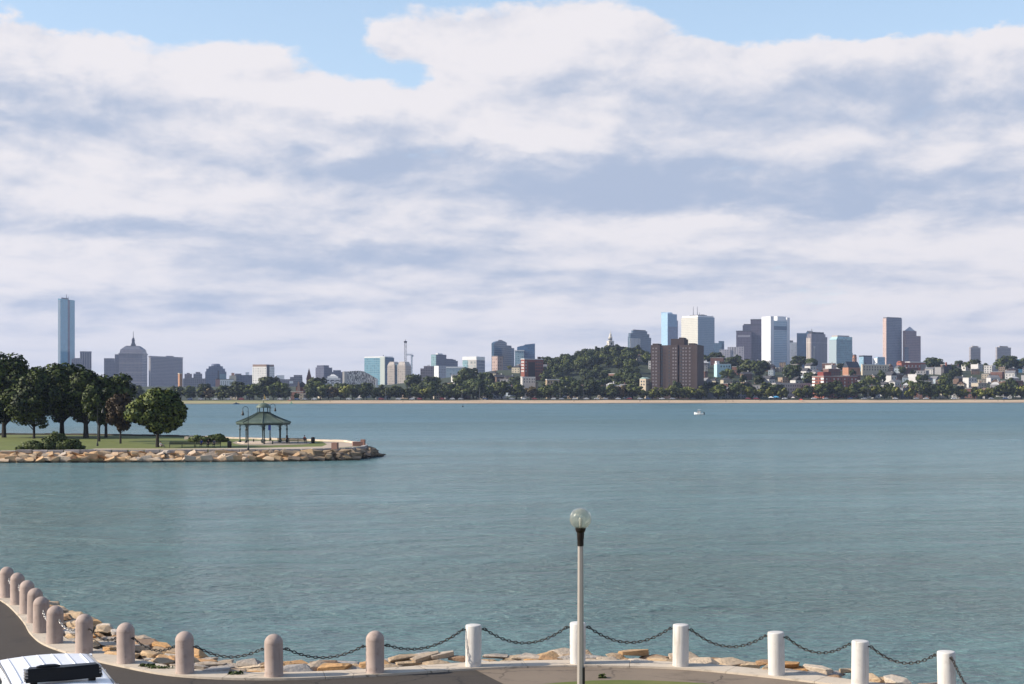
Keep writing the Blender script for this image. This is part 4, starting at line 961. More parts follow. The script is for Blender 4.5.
# ================================================================== THE FAR SHORE
class Tower:
    """a building described in the photograph's pixels, built at its own depth and real size.
    x0..x1 its outline, xc the near corner between the left and the right face (None: one face)"""
    def __init__(s, name, label, x0, x1, Y, xc=None, th=28, depth=None, cat='building', group=None, zg=None):
        Y = SY((x0 + x1) / 2, Y); s.k = Y / F; xr = x0 if xc is None else xc; X = (xr - 512) * s.k; phi = math.atan2((((x0 + x1) / 2) - 512) * s.k, Y); c = math.cos(phi)
        s.zg = ground(X, Y) - .5 if zg is None else zg
        if xc is None: th = 0; s.w = (x1 - x0) * s.k * c; s.d = depth or s.w * .7
        else: s.w = (x1 - xc) * s.k * c / math.cos(R(th)); s.d = (xc - x0) * s.k * c / math.sin(R(th))
        s.t = empty(name, (X, Y, s.zg), R(th) - phi, label, cat, group)
    def z(s, py): return CZ - (py - HOR) * s.k - s.zg
    def box(s, part, m, top, bot=None, u0=0, u1=1, v0=0, v1=1, parent=None, bevel=0):
        bm = bmesh.new(); z0 = 0 if bot is None else s.z(bot)
        box(bm, u0 * s.w, u1 * s.w, v0 * s.d, v1 * s.d, z0, s.z(top))
        if bevel: bmesh.ops.bevel(bm, geom=list(bm.edges), offset=bevel, segments=2, affect='EDGES')
        return link(part, mesh_of(part, bm), m, parent or s.t)
    def prism(s, part, m, poly, top, bot=None, toppoly=None, parent=None):
        bm = bmesh.new(); prism(bm, [(u * s.w, v * s.d) for u, v in poly], 0 if bot is None else s.z(bot), s.z(top), [(u * s.w, v * s.d) for u, v in toppoly] if toppoly else None)
        return link(part, mesh_of(part, bm), m, parent or s.t)
    def mast(s, part, m, u, v, bot, top, r, r1=None, parent=None):
        bm = bmesh.new(); tube(bm, [(u * s.w, v * s.d, s.z(bot) - .5), (u * s.w, v * s.d, s.z(top))], [r, r if r1 is None else r1], 6)
        return link(part, mesh_of(part, bm), m, parent or s.t)
    def windows(s, face, m, cols, rows, ww, wh, part='window', limit=100, proud=.03, parent=None):
        """one shared pane, copied: cols are fractions along the face, rows photograph rows; only `limit` stay single parts"""
        bm = bmesh.new()
        if face == 'R': box(bm, -ww / 2, ww / 2, -proud, .05, -wh / 2, wh / 2)
        else: box(bm, -proud, .05, -ww / 2, ww / 2, -wh / 2, wh / 2)
        me = mesh_of(part, bm); me.materials.append(m); n = 0; rest = bmesh.new()
        for py in rows:
            for u in cols:
                loc = (u * s.w, 0, s.z(py)) if face == 'R' else (0, u * s.d, s.z(py)); n += 1
                if n <= limit: o = link(part, me, None, parent or s.t, loc)
                else:
                    if face == 'R': box(rest, loc[0] - ww / 2, loc[0] + ww / 2, -proud, .05, loc[2] - wh / 2, loc[2] + wh / 2)
                    else: box(rest, -proud, .05, loc[1] - ww / 2, loc[1] + ww / 2, loc[2] - wh / 2, loc[2] + wh / 2)
        if n > limit: tag(link('windows', mesh_of('windows', rest), m, parent or s.t), kind='stuff')
        else: rest.free()

roofgrey = mat('roof_grey', (.16, .16, .17), .9, .1, .1); roofdark = mat('roof_dark', (.045, .045, .05), .9, .1, .1); steel = mat('mast_steel', (.18, .18, .2), .6); whitep = mat('white_panel', (.78, .77, .74), .6, .04, .1)
pane = mat('window_pane', (.05, .06, .075), .15, .1, .1, spec=.7); pane_dim = mat('window_grey', (.20, .18, .19), .3, .25, .6); pane_lit = mat('window_blind', (.50, .48, .46), .5, .1, .1); cream = mat('cream_wall', (.58, .50, .38), .8, .06, .1); brick = mat('red_brick', (.24, .085, .062), .85, .12, .15); brownbrick = mat('brown_brick', (.070, .050, .047), .85, .12, .12); darkbrick = mat('dark_brick', (.052, .036, .034), .85, .1, .12)
NEARC = 3500
# --- left group
T = Tower('skyscraper', 'tall slim blue glass tower with a dark vertical notch, standing alone', 58, 75, 3500, xc=60.6, th=62)
gb = facade('blue_glass', (.070, .30, .40), (.08, .34, .46), 4, 3.2, .9, .85, .12, .2, .10); gb2 = mat('blue_glass_side', (.30, .38, .44), .2, .04, .02); notch = mat('notch_glass', (.012, .03, .07), .15, .1, .02)
T.prism('glass_shaft', gb, [(0, 0), (.51, 0), (.53, .02), (.62, .02), (.645, 0), (1, 0), (1, 1), (0, 1)], 298.6); T.box('dark_notch', notch, 299.0, None, .49, .65, -.006, .03)
T.box('side_panel', gb2, 299.5, None, -.004, .0, .04, .96); T.box('roof_plant', roofgrey, 297.2, 298.8, .15, .6, .2, .6); T.mast('mast', steel, .48, .4, 297.5, 293.4, 1.0, .5); T.mast('mast', steel, .62, .5, 297.5, 295.5, .8, .4)
st = facade('grey_brown_stone', (.20, .18, .19), (.10, .10, .13), 3.8, 4.5, .5, .6)
st2 = facade('lavender_stone', (.20, .185, .20), (.075, .08, .105), 3.8, 3.5, .55, .55)
T = Tower('tower_block', 'ribbed grey brown tower block next to the slim blue glass tower', 80, 91.5, 3550); T.box('shaft', facade('ribbed_brown', (.22, .19, .19), (.07, .065, .08), 60, 5.5, .5, .96), 352.5); T.box('parapet', st2, 351.3, 352.6, -.01, 1.01, -.01, 1.01)
T = Tower('office_block', 'low brown office block tucked left of the ribbed tower block', 71.5, 82, 3480); T.box('wall', st, 359.0); T.box('roof_plant', st2, 358, 359.2, .2, .9, .2, .8)
T = Tower('domed_tower', 'broad stone tower with a rounded crown and spire', 119, 147.6, 3500, xc=142.2, th=78)
ds = facade('tower_stone', (.19, .17, .18), (.065, .075, .115), 4.0, 3.2, .55, .55, band=(24, .08, (.24, .22, .22)))
T.box('shaft', ds, 354); T.box('cornice', st2, 353.2, 354.2, -.02, 1.02, -.02, 1.02)
cx = .5; q = lambda a: [(.5 + (u - .5) * a, .5 + (v - .5) * a) for u, v in [(0, 0), (1, 0), (1, 1), (0, 1)]]
T.prism('crown', ds, q(.97), 349.4, 353.3, q(.9)); T.prism('crown_roof', mat('slate_roof', (.11, .115, .14), .6, .08, .05), q(.9), 346.2, 349.4, q(.58)); T.prism('crown_cap', roofdark, q(.56), 345.6, 346.3, q(.5))
bm = bmesh.new(); lathe(bm, [(7, T.z(345.8)), (5.5, T.z(344)), (3.6, T.z(342.2)), (3.8, T.z(339.5)), (2.4, T.z(337.8)), (.8, T.z(337)), (.5, T.z(331))], 10, T.w / 2, T.d / 2); link('spire', mesh_of('spire', bm, True), roofdark, T.t)
T = Tower('office_wing', 'flat blue grey wing with a stepped rounded shoulder left of the domed tower', 104, 121, 3560); T.box('wing', st2, 358.2, None, 0, .62); T.prism('shoulder', st2, [(.56, .02), (1, .02), (1, .98), (.56, .98)], 354.2, None, [(.64, .02), (1, .02), (1, .98), (.64, .98)])
T = Tower('slab_tower', 'wide flat topped slab tower with a pale left edge', 148.8, 183.5, 3600, xc=150.6, th=60)
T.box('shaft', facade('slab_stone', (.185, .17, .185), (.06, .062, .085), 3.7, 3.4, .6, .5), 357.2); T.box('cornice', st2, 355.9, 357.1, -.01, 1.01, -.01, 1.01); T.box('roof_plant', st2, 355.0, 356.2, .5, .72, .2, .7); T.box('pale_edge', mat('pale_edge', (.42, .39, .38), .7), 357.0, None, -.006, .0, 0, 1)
T = Tower('chimney_block', 'small orange brick stair tower at the foot of the slab tower', 178, 182.3, 1900, xc=179.6, th=35); T.box('wall', mat('orange_brick', (.42, .22, .12), .8), 373.8); T.box('cap', cream, 373.2, 373.9, -.06, 1.06, -.06, 1.06)
T = Tower('office_block', 'long low blue grey building right of the orange stair tower', 183, 206, 2600); T.box('wall', st2, 378.4); T.box('roof_plant', roofgrey, 377.6, 378.6, .1, .8, .2, .8)
T = Tower('apartment_block', 'small rosy block peeking over the long low blue grey building', 184.5, 192, 2900); T.box('wall', facade('rosy', (.26, .20, .20), (.09, .08, .1), 3.5, 3.5), 373.8); T.box('penthouse', roofgrey, 372.9, 373.9, .3, .7, .3, .7)
T = Tower('apartment_block', 'small slate blue block with a stepped top before the stepped tower', 193.4, 202.2, 2900); T.box('wall', st2, 373.6); T.box('upper_floor', st2, 372.0, 373.7, .25, .8, .2, .8)
T = Tower('stepped_tower', 'blue grey tower with stepped shoulders and a glazed round cap', 205.2, 226.4, 3000)
sb = facade('step_blue', (.115, .13, .19), (.055, .10, .15), 3.9, 3.4, .6, .55)
T.box('shaft', sb, 371.5); T.box('upper_storeys', sb, 368.6, 371.6, .05, .94, .04, .9); T.box('top_storeys', sb, 366.2, 368.7, .16, .84, .1, .85); T.box('dark_bay', roofdark, 370.5, None, .58, .66, -.012, .05); T.box('glass_bay', facade('teal_bay', (.13, .22, .27), (.16, .28, .33), 4, 3), 374, None, .68, .98, -.014, .05)
bm = bmesh.new(); lathe(bm, [(T.w * .22, T.z(366.3)), (T.w * .22, T.z(364.6)), (T.w * .17, T.z(363.7)), (0, T.z(363.5))], 12, T.w * .5, T.d * .45); link('round_cap', mesh_of('round_cap', bm), sb, T.t)
T = Tower('office_block', 'low white building with three rows of small dark windows', 220, 233.5, 1800); T.box('wall', whitep, 379.5); T.windows('R', pane, [.1 + .16 * i for i in range(6)], [382, 384, 386], 1.0, 1.1); T.box('roof_slab', roofgrey, 379.0, 379.6, -.02, 1.02, -.02, 1.02)
T = Tower('apartment_block', 'small pink gabled block left of the low white windowed building', 215.5, 220.8, 1850); T.box('wall', mat('pink_wall', (.42, .24, .20), .8), 379.5); T.prism('roof', roofdark, [(-.04, 0), (1.04, 0), (1.04, 1), (-.04, 1)], 378.2, 379.4, [(.45, 0), (.55, 0), (.55, 1), (.45, 1)])
T = Tower('office_block', 'dark blue building with white roof plant beside the white cube', 234, 252.5, 2600); T.box('wall', facade('navy_glass', (.07, .09, .13), (.03, .045, .08), 4, 5), 375); T.box('roof_plant', whitep, 372.2, 375.1, .62, .82, .2, .7); T.box('roof_plant', st2, 373.6, 375.1, .06, .4, .2, .7)
T = Tower('office_block', 'small salmon topped block left of the dark blue building', 229.3, 236.2, 2500); T.box('wall', cream, 375.5); T.box('upper_floor', mat('salmon', (.50, .27, .17), .8), 372.8, 375.6, .3, .75, .2, .8)
T = Tower('cube_building', 'bright white cube shaped building with a brown top storey and a shaded right side', 252.2, 274.6, 2500, xc=266.4, th=62)
wf_ = facade('white_cube', (.76, .73, .68), (.33, .33, .33), 4.2, 4.6, .35, .45, gvar=.6); T.box('wall', wf_, 366.6); T.box('top_storey', mat('brown_top', (.30, .20, .15), .8), 364.4, 366.7, .02, .98, .02, .98); T.box('painted_shade_strip', roofdark, 364.9, None, .06, .34, -.02, .02)  # dark strip adds shade to the right side by colour
T = Tower('office_block', 'low pale building with a lit white box right of the white cube', 275, 290, 2500); T.box('wall', st2, 379.2); T.box('upper_floor', whitep, 375.2, 379.3, .1, .62, .15, .8)
T = Tower('office_block', 'flat lavender block between the white cube and the church spire', 290, 302.5, 2500); T.box('wall', st2, 377); T.box('upper_floor', st2, 375, 377.1, .3, .98, .1, .9); T.box('pale_panel', whitep, 381, 383.5, -.05, .25, -.03, .0)  # white panel standing proud of the wall
# church
T = Tower('church', 'red brown brick church with a sharp dark spire above the shore trees', 294.5, 312, 1500, depth=34)
rb = mat('church_brick', (.20, .085, .06), .85, .12, .2); T.box('nave', rb, 387, None, .1, .8, .1, 1); T.prism('roof', roofdark, [(.08, .08), (.82, .08), (.82, 1), (.08, 1)], 381.5, 387, [(.44, .08), (.46, .08), (.46, 1), (.44, 1)])
T.prism('gable', mat('church_gable', (.50, .30, .20), .8), [(.1, .02), (.36, .02), (.36, .10), (.1, .10)], 381.8, None, [(.2, .02), (.26, .02), (.26, .10), (.2, .10)])
T.box('bell_tower', rb, 379.2, None, .68, .98, .0, .18); T.prism('spire', mat('spire_slate', (.06, .03, .03), .8), [(.66, -.01), (1.0, -.01), (1.0, .19), (.66, .19)], 368.2, 379.3, [(.825, .088), (.835, .088), (.835, .092), (.825, .092)])
T.windows('R', pane, [.76, .9], [383, 386], 1.0, 2.4)
T = Tower('tower_block', 'dark blue flat faced tower block with a stepped top behind the church spire', 315.5, 332.3, 3000, xc=324, th=52)
db = facade('slate_block', (.10, .105, .15), (.05, .055, .085), 3.6, 3.6); T.box('shaft', db, 367.4); T.box('upper_storeys', db, 365.2, 367.5, .05, .7, .1, .9)
T = Tower('office_block', 'slate blue lower block behind the white stepped stand', 332, 343.3, 3000); T.box('wall', db, 372); T.box('upper_floor', db, 370.2, 372.1, .1, .8, .1, .9)
T = Tower('stepped_hall', 'white hall with a stepped white roof beside the chequered building', 324.5, 340.5, 2300); T.box('wall', facade('white_hall', (.66, .65, .64), (.2, .2, .22), 6, 7, .5, .4), 378); T.box('roof_step', whitep, 376.2, 378.1, .18, .85, .1, .9); T.prism('roof_ridge', whitep, [(.3, .2), (.8, .2), (.8, .8), (.3, .8)], 374.2, 376.3, [(.45, .3), (.6, .3), (.6, .7), (.45, .7)])
T.windows('R', pane, [.2, .5, .8], [380.5, 383], 5, 2)
T = Tower('car_park', 'wide building chequered in black and white panels under a curved roof', 343.2, 379, 2200, xc=345, th=70)
ck = bmesh.new()
prof = [(0, 371.8), (.12, 371.3), (.3, 370.4), (.45, 370.2), (.58, 371.0), (.72, 373.2), (.86, 376.0), (1, 378.5)]
def lprism(T, part, m, prof, v0, v1, bot=None):
    bm = bmesh.new(); zb = 0 if bot is None else T.z(bot); pts = [(0, zb)] + [(u, T.z(y)) for u, y in prof] + [(1, zb)]
    a = [bm.verts.new((u * T.w, v0 * T.d, z)) for u, z in pts]; b = [bm.verts.new((u * T.w, v1 * T.d, z)) for u, z in pts]; n = len(pts)
    bm.faces.new(a); bm.faces.new(b[::-1])
    for i in range(n): bm.faces.new([a[i], b[i], b[(i + 1) % n], a[(i + 1) % n]])
    bmesh.ops.recalc_face_normals(bm, faces=list(bm.faces)); return link(part, mesh_of(part, bm), m, T.t)
def chequer():
    m, t, b = principled('chequer'); tc = t.new('ShaderNodeTexCoord').outputs['Object']; x, y, z = t.sep(tc)
    wn = t.new('ShaderNodeTexWhiteNoise'); t.put(wn.inputs[0], t.xyz(t.m('FLOOR', t.m('DIVIDE', x, 2.7)), t.m('FLOOR', t.m('DIVIDE', z, 2.6)), 3)); t.put(b.inputs['Base Color'], t.mix(t.m('GREATER_THAN', wn.outputs[0], .52), (.12, .11, .10), (.66, .63, .58))); return m
lprism(T, 'chequered_wall', chequer(), prof, 0, 1); T.box('pale_end', mat('pale_end', (.45, .42, .38), .8), 371.4, None, -.02, .07, -.03, 1.0)
T = Tower('glass_office', 'wide teal glass office with a pale right strip and a dark blue end', 364.2, 394, 2700, xc=384.6, th=56)
T.box('glass_wall', facade('teal_glass', (.19, .32, .37), (.12, .26, .33), 4.2, 4.2, .8, .7, .15, .3, .2), 357.6); T.box('end_wall', facade('blue_end', (.06, .13, .20), (.04, .10, .17), 4, 4), 357.4, None, .06, 1.003, -.012, .5); T.box('pale_strip', mat('pale_strip', (.48, .52, .47), .6), 356.9, None, -.004, .3, -.006, .22); T.box('parapet', whitep, 356.4, 357.7, .0, .9, .0, 1.0); T.mast('mast', steel, .3, .2, 357, 354.8, .8)
T = Tower('twin_towers', 'pair of beige blocks with chamfered caps joined by a glazed link', 387.2, 411.2, 2300, xc=405.2, th=64)
bg = facade('beige_stone', (.44, .385, .33), (.34, .30, .26), 3.8, 3.4, .5, .5); bgs = facade('beige_shade', (.33, .29, .27), (.2, .18, .18), 3.8, 3.4, .5, .5)
for v0, v1, nm in ((0, .44, 'right_block'), (.6, 1.0, 'left_block')):
    b_ = T.box('block', bg, 365.6, None, 0, 1, v0, v1); T.prism('cap', bg, [(0, v0), (1, v0), (1, v1), (0, v1)], 361.6, 365.5, [(.15, v0 + .08), (.85, v0 + .08), (.85, v1 - .08), (.15, v1 - .08)], parent=b_)
T.box('glazed_link', facade('link_glass', (.09, .15, .19), (.06, .11, .15), 4, 3), 363.6, None, .1, .95, .44, .6)
# cranes
def crane(label, px, bot, top, Y, r, jib=None, head=True, m=None):
    k = Y / F; X = (px - 512) * k; zg = ground(X, Y); t = empty('tower_crane', (X, Y, zg), R(20), label, 'crane'); H = CZ - (top - HOR) * k - zg; bm = bmesh.new()
    for sx in (-r, r):
        for sy in (-r, r): tube(bm, [(sx, sy, 0), (sx, sy, H)], .22, 4)
    n = int(H / (2.6 * r))
    for i in range(n):
        z0, z1 = H * i / n, H * (i + 1) / n; s = 1 if i % 2 else -1
        for sy in (-r, r): tube(bm, [(-r * s, sy, z0), (r * s, sy, z1)], .14, 4)
        for sx in (-r, r): tube(bm, [(sx, -r * s, z0), (sx, r * s, z1)], .14, 4)
    link('mast', mesh_of('mast', bm), m or steel, t)
    if head:
        bm = bmesh.new(); box(bm, -r * 1.7, r * 1.7, -r * 1.7, r * 1.7, H - .5, H + 2.6); bmesh.ops.bevel(bm, geom=list(bm.edges), offset=.5, segments=1, affect='EDGES'); link('cab', mesh_of('cab', bm), roofdark, t)
        bm = bmesh.new(); lathe(bm, [(.6, H + 2.6), (.1, H + 6)], 6); link('tip', mesh_of('tip', bm), steel, t)
    if jib:
        bm = bmesh.new(); L = jib * k
        for z in (H, H + 1.8): tube(bm, [(L, 0, z), (-L * .28, 0, z)], .32, 4)
        for i in range(8): tube(bm, [(L * i / 8, 0, H), (L * (i + .5) / 8, 0, H + 1.8), (L * (i + 1) / 8, 0, H)], .16, 4)
        link('jib', mesh_of('jib', bm), m or steel, t); bm = bmesh.new(); box(bm, -L * .3, -L * .1, -1, 1, H - 2.2, H + .2); link('counterweight', mesh_of('counterweight', bm), m or steel, t)
crane('tall lattice crane mast with a dark cab on top behind the beige twin blocks', 405.4, 390, 342.5, 2400, 1.35)
crane('small blue tower crane with a short jib right of the tall mast', 411.7, 390, 355.2, 2350, .9, -5.5, False, mat('crane_blue', (.05, .14, .22), .6))
# white braced structure by the shore
def braced():
    Y = SY(376.6, 1345); k = Y / F; X = (376.6 - 512) * k; t = empty('braced_tower', (X, Y, ground(X, Y)), R(8), 'white braced steel tower with a slanting strut among the shore trees', 'tower'); z = lambda py: CZ - (py - HOR) * k - t.location.z
    bm = bmesh.new(); box(bm, -.8, .9, -.8, .8, 0, z(379.6)); link('mast', mesh_of('mast', bm), whitep, t)
    bm = bmesh.new(); tube(bm, [(.4, 0, z(385.8)), (6.8, 0, z(393.4))], .42, 6); tube(bm, [(.4, 0, z(388.5)), (4.2, 0, z(394))], .3, 6); link('strut', mesh_of('strut', bm), whitep, t)
    bm = bmesh.new(); box(bm, -.5, 9.0, -2.5, 2.5, 0, z(393.6)); box(bm, 9.1, 12.2, -2, 2, 0, z(390.2)); link('base_building', mesh_of('base_building', bm), facade('pale_base', (.5, .5, .5), (.3, .3, .32), 3, 2.5), t)
    bm = bmesh.new(); box(bm, -1.2, 1.3, -1.2, 1.2, z(380.2), z(379.2)); link('cap', mesh_of('cap', bm), whitep, t)
braced()
# mid group
T = Tower('office_block', 'brown mauve block beside the bright white box', 420.4, 434, 2300); T.box('wall', facade('mauve', (.19, .155, .16), (.1, .09, .1), 4, 4), 368.4); T.box('upper_floor', facade('mauve2', (.21, .17, .17), (.1, .09, .1), 4, 4), 366, 368.5, .25, 1.0, .1, .9); T.box('roof_plant', whitep, 364.8, 366.1, .5, .7, .2, .6)
T = Tower('office_block', 'bright white box shaped building below the dark stepped office', 434.2, 446, 2200, xc=438.6, th=50); T.box('wall', whitep, 365.8); T.box('side_wall', facade('white_shaded', (.42, .42, .46), (.3, .3, .34), 4, 4), 365.9, None, .02, 1.0, -.012, .02)  # right wall in a greyed white, its shade put into the colour
T = Tower('stepped_office', 'dark slate office with a teal left strip, stepping down to the right', 431, 458.4, 2800, xc=436.2, th=58)
sl = facade('slate_office', (.115, .125, .17), (.055, .07, .11), 4, 3.6); T.box('tall_block', sl, 354.4, None, 0, .46); T.box('teal_strip', facade('teal_strip', (.24, .37, .38), (.18, .30, .33), 4, 4), 354.6, None, -.004, .02, .02, .98); T.box('roof_plant', whitep, 353.2, 354.5, .12, .34, .2, .6); T.box('middle_block', sl, 358.4, None, .46, .78, .0, .8); T.box('low_block', sl, 360.2, None, .78, 1.0, .05, .7); T.box('low_cap', roofgrey, 359, 360.3, .8, .92, .1, .5)
T = Tower('office_block', 'long low white roofed building in front of the dark stepped office', 446, 465, 2300); T.box('wall', facade('pale_blue', (.35, .42, .46), (.25, .33, .38), 5, 5), 368); T.box('roof_slab', whitep, 366.6, 368.1, -.02, 1.02, -.02, 1.02)
T = Tower('hall', 'white topped glass hall with a bright left face and shade-coloured right face', 462.3, 485, 2300, xc=476.4, th=62)
T.box('wall', facade('hall_wall', (.50, .47, .43), (.36, .38, .36), 6, 6, .6, .6), 360); T.box('side_wall', facade('hall_shaded', (.22, .235, .28), (.12, .14, .2), 5, 4, .6, .6), 360.2, None, .01, 1.002, -.01, .02); T.box('roof_band', whitep, 356.5, 359.9, -.004, 1.0, -.004, 1.0); T.box('glass_bay', facade('hall_teal', (.22, .34, .36), (.16, .28, .31), 4, 3), 360.1, None, -.01, .02, .62, .98)  # right wall in a darker colour standing for shade
T = Tower('curved_tower', 'dark blue glass tower with a gently domed top stepping down at its right', 491.5, 514.8, 2700, xc=494.0, th=66)
cg = facade('navy_curtain', (.045, .085, .13), (.035, .085, .14), 4, 3, .85, .7, .12, .3, .25); prof = [(0, 343.2), (.1, 341.6), (.25, 340.4), (.4, 340.0), (.52, 340.6), (.62, 341.8)]
def dome_block(T, part, m, prof, u1, v0, v1):
    bm = bmesh.new(); pts = [(0, 0)] + [(u, T.z(y)) for u, y in prof] + [(u1, 0)]; a = [bm.verts.new((u * T.w, v0 * T.d, z)) for u, z in pts]; b = [bm.verts.new((u * T.w, v1 * T.d, z)) for u, z in pts]; n = len(pts); bm.faces.new(a); bm.faces.new(b[::-1])
    for i in range(n): bm.faces.new([a[i], b[i], b[(i + 1) % n], a[(i + 1) % n]])
    bmesh.ops.recalc_face_normals(bm, faces=list(bm.faces)); return link(part, mesh_of(part, bm), m, T.t)
dome_block(T, 'shaft', cg, prof, .62, 0, 1); T.box('stepped_wing', cg, 344.4, None, .62, .86, .05, .9); T.box('low_wing', facade('pale_curtain', (.12, .17, .23), (.08, .13, .2), 4, 3), 346.8, None, .86, 1.0, .08, .8); T.box('roof_cap', roofgrey, 339.4, 341, .28, .44, .3, .7)
T = Tower('office_block', 'small rosy brick block at the foot of the domed blue glass tower', 491.8, 503, 1900, xc=497.5, th=45); T.box('wall', facade('rosy_lit', (.40, .29, .25), (.3, .22, .2), 4, 4), 356.2); T.box('roof_slab', roofgrey, 355.7, 356.3, -.02, 1.02, -.02, 1.02)
T = Tower('slanted_tower', 'blue glass tower with a slanting roofline right of the domed one', 515.2, 535, 2700, depth=60)
bl = facade('royal_curtain', (.035, .095, .18), (.03, .10, .20), 4, 3, .85, .75, .12, .3, .25); dome_block(T, 'shaft', bl, [(.1, 346.8), (.45, 345.2), (.5, 344.4), (1, 343.4)], 1.0, .1, 1); T.box('glass_podium', facade('podium', (.28, .38, .42), (.2, .31, .36), 4, 4), 350.8, None, -.02, .44, -.05, .5); T.box('podium_roof', whitep, 350.3, 350.9, -.04, .46, -.07, .52)
T = Tower('brick_house_block', 'dark red brick apartment block with a chimney on the ridge line', 520.8, 543.4, 1560, xc=524.5, th=42)
T.box('wall', brick, 359.2); T.box('dark_brick_bay', darkbrick, 362, None, .2, .55, -.03, .02); T.box('cornice', whitep, 358.7, 359.3, -.01, 1.01, -.01, 1.01); T.box('chimney', darkbrick, 356.4, 359.2, .78, .92, .3, .5); T.windows('R', pane, [.62, .72, .82, .92], [362, 365, 368, 371], 1.3, 1.7); T.windows('L', pane_lit, [.25, .5, .75], [362, 365, 368, 371], 1.3, 1.7); T.windows('R', pane_lit, [.08], [362, 365, 368, 371], 1.3, 1.7)  # bay in a darker brick than the wall
# monument on the hill
def monument():
    Y = SY(610.4, 1880); k = Y / F; X = (610.4 - 512) * k; z0 = ground(X, Y) - 1; t = empty('monument', (X, Y, z0), R(20), 'white stone steeple monument with tiered belfry on the wooded hilltop', 'monument'); z = lambda py: CZ - (py - HOR) * k - z0; h = lambda a: a * k
    stone = mat('white_stone', (.60, .56, .50), .8, .06, .2); sq = lambda r: [(-r, -r), (r, -r), (r, r), (-r, r)]
    bm = bmesh.new(); prism(bm, sq(h(3.2)), 0, z(346.3)); link('shaft', mesh_of('shaft', bm), stone, t); bm = bmesh.new(); prism(bm, sq(h(3.7)), z(346.3), z(345.4)); link('cornice', mesh_of('cornice', bm), stone, t)
    bm = bmesh.new(); prism(bm, sq(h(2.7)), z(345.4), z(341.6)); a = link('clock_stage', mesh_of('clock_stage', bm), stone, t)
    for s_, ax in ((-1, 0), (1, 0), (-1, 1)):
        bm = bmesh.new()
        if ax: box(bm, s_ * h(2.72) - .05, s_ * h(2.72), -1, 1, z(344.9), z(342.6))
        else: box(bm, -1, 1, s_ * h(2.72) - .05, s_ * h(2.72), z(344.9), z(342.6))
        link('opening', mesh_of('opening', bm), pane, a)
    bm = bmesh.new(); prism(bm, sq(h(3.0)), z(341.6), z(341.0)); link('balustrade', mesh_of('balustrade', bm), stone, t)
    bm = bmesh.new(); lathe(bm, [(h(2.0), z(341)), (h(2.0), z(337.8)), (h(2.3), z(337.6)), (h(2.2), z(337)), (h(1.4), z(336.8)), (h(1.3), z(335)), (h(1.5), z(334.8)), (h(.9), z(334)), (h(.25), z(332.4)), (h(.2), z(331)), (0, z(329.8))], 8); link('belfry', mesh_of('belfry', bm), stone, t)
    for i in range(8):
        bm = bmesh.new(); a = i * math.pi / 4 + .39; box(bm, -.7, .7, -.1, .1, z(340.4), z(338.4)); o = link('arch', mesh_of('arch', bm), pane, t, (h(1.88) * math.cos(a), h(1.88) * math.sin(a), 0), a + math.pi / 2)
monument()
# downtown
T = Tower('stepped_tower', 'blue grey stepped tower with a lit white front bay beside the brown brick tower', 627.8, 651.4, 2900, xc=630.2, th=60)
sg = facade('steel_blue', (.10, .15, .20), (.055, .10, .15), 4, 3.4); T.box('shaft', sg, 336.6); T.box('upper_storeys', sg, 333, 336.7, .02, .92, .05, .9); T.box('top_storeys', sg, 330.2, 333.1, .14, .82, .1, .8); T.box('roof_cap', roofgrey, 329.2, 330.3, .2, .76, .2, .7); T.box('white_bay', facade('white_bay', (.60, .59, .56), (.2, .22, .26), 60, 5.2, .45, .95), 338, None, -.01, .48, -.03, .05)
T = Tower('glass_tower', 'pale sky blue glass tower with a slanting top and shade painted on its right half', 661.2, 678.0, 3750, xc=667.6, th=52)
lg = facade('sky_glass', (.40, .55, .66), (.36, .54, .68), 4, 3.5, .9, .8, .1, .2, .1); dg_ = facade('deep_shade_glass', (.11, .15, .23), (.10, .16, .26), 4, 3.5, .9, .8, .1, .2, .2)  # the darker copy of the glass has shade in its colour
T.box('light_half', lg, 313.2, None, 0, .5, 0, 1); T.prism('slanted_top', lg, [(0, 0), (.5, 0), (.5, 1), (0, 1)], 312.0, 313.2, [(.2, .3), (.5, .2), (.5, 1), (0, 1)]); T.box('dark_half', facade('shaded_glass', (.13, .27, .40), (.11, .26, .42), 4, 3.5, .9, .8, .1, .2, .15), 313.8, None, .003, .90, -.012, .9); T.box('lower_wing', dg_, 320, None, .90, 1.0, .0, .8); T.box('painted_shade', dg_, 326.5, None, .05, .9, -.02, .02)  # right half and its front panel carry painted shade
T = Tower('office_tower', 'large white office tower with a bright left face, shade-coloured right face and roof aerials', 681, 714.6, 3300, xc=697.8, th=44)
wt = facade('white_ribs', (.56, .535, .46), (.44, .42, .37), 4.2, 3, .7, .5, .3, .6, .12); wg = facade('shaded_ribs', (.26, .33, .39), (.17, .25, .32), 4.2, 3, .7, .55, .3, .6, .15)  # second copy of the ribs: shade put into a blue grey
T.box('shaft', wt, 317); T.box('painted_shade_face', wg, 316.9, None, .005, 1.0, -.008, .0); T.box('parapet', whitep, 315.4, 317.1, .04, .98, .04, .98); T.box('roof_plant', roofgrey, 314.4, 315.5, .2, .75, .2, .7); T.box('roof_plant', steel, 313.8, 314.5, .5, .7, .3, .5)  # overlay on the right face carries the painted shade
T.mast('aerial', steel, .15, .42, 314.6, 306.0, 1.0, .5); T.mast('aerial', steel, .42, .45, 314.6, 305.6, 1.0, .5); T.mast('aerial', steel, .6, .5, 314, 311.5, .8, .5)
T = Tower('glass_block', 'small dark blue stepped block right of the white office tower', 714, 724.2, 3200); T.box('shaft', facade('navy_small', (.08, .14, .20), (.05, .10, .16), 4, 3.5), 343, None, 0, .75); T.box('tall_part', facade('navy_small2', (.06, .11, .17), (.045, .09, .15), 4, 3.5), 341.0, None, .45, 1.0, .1, .9)
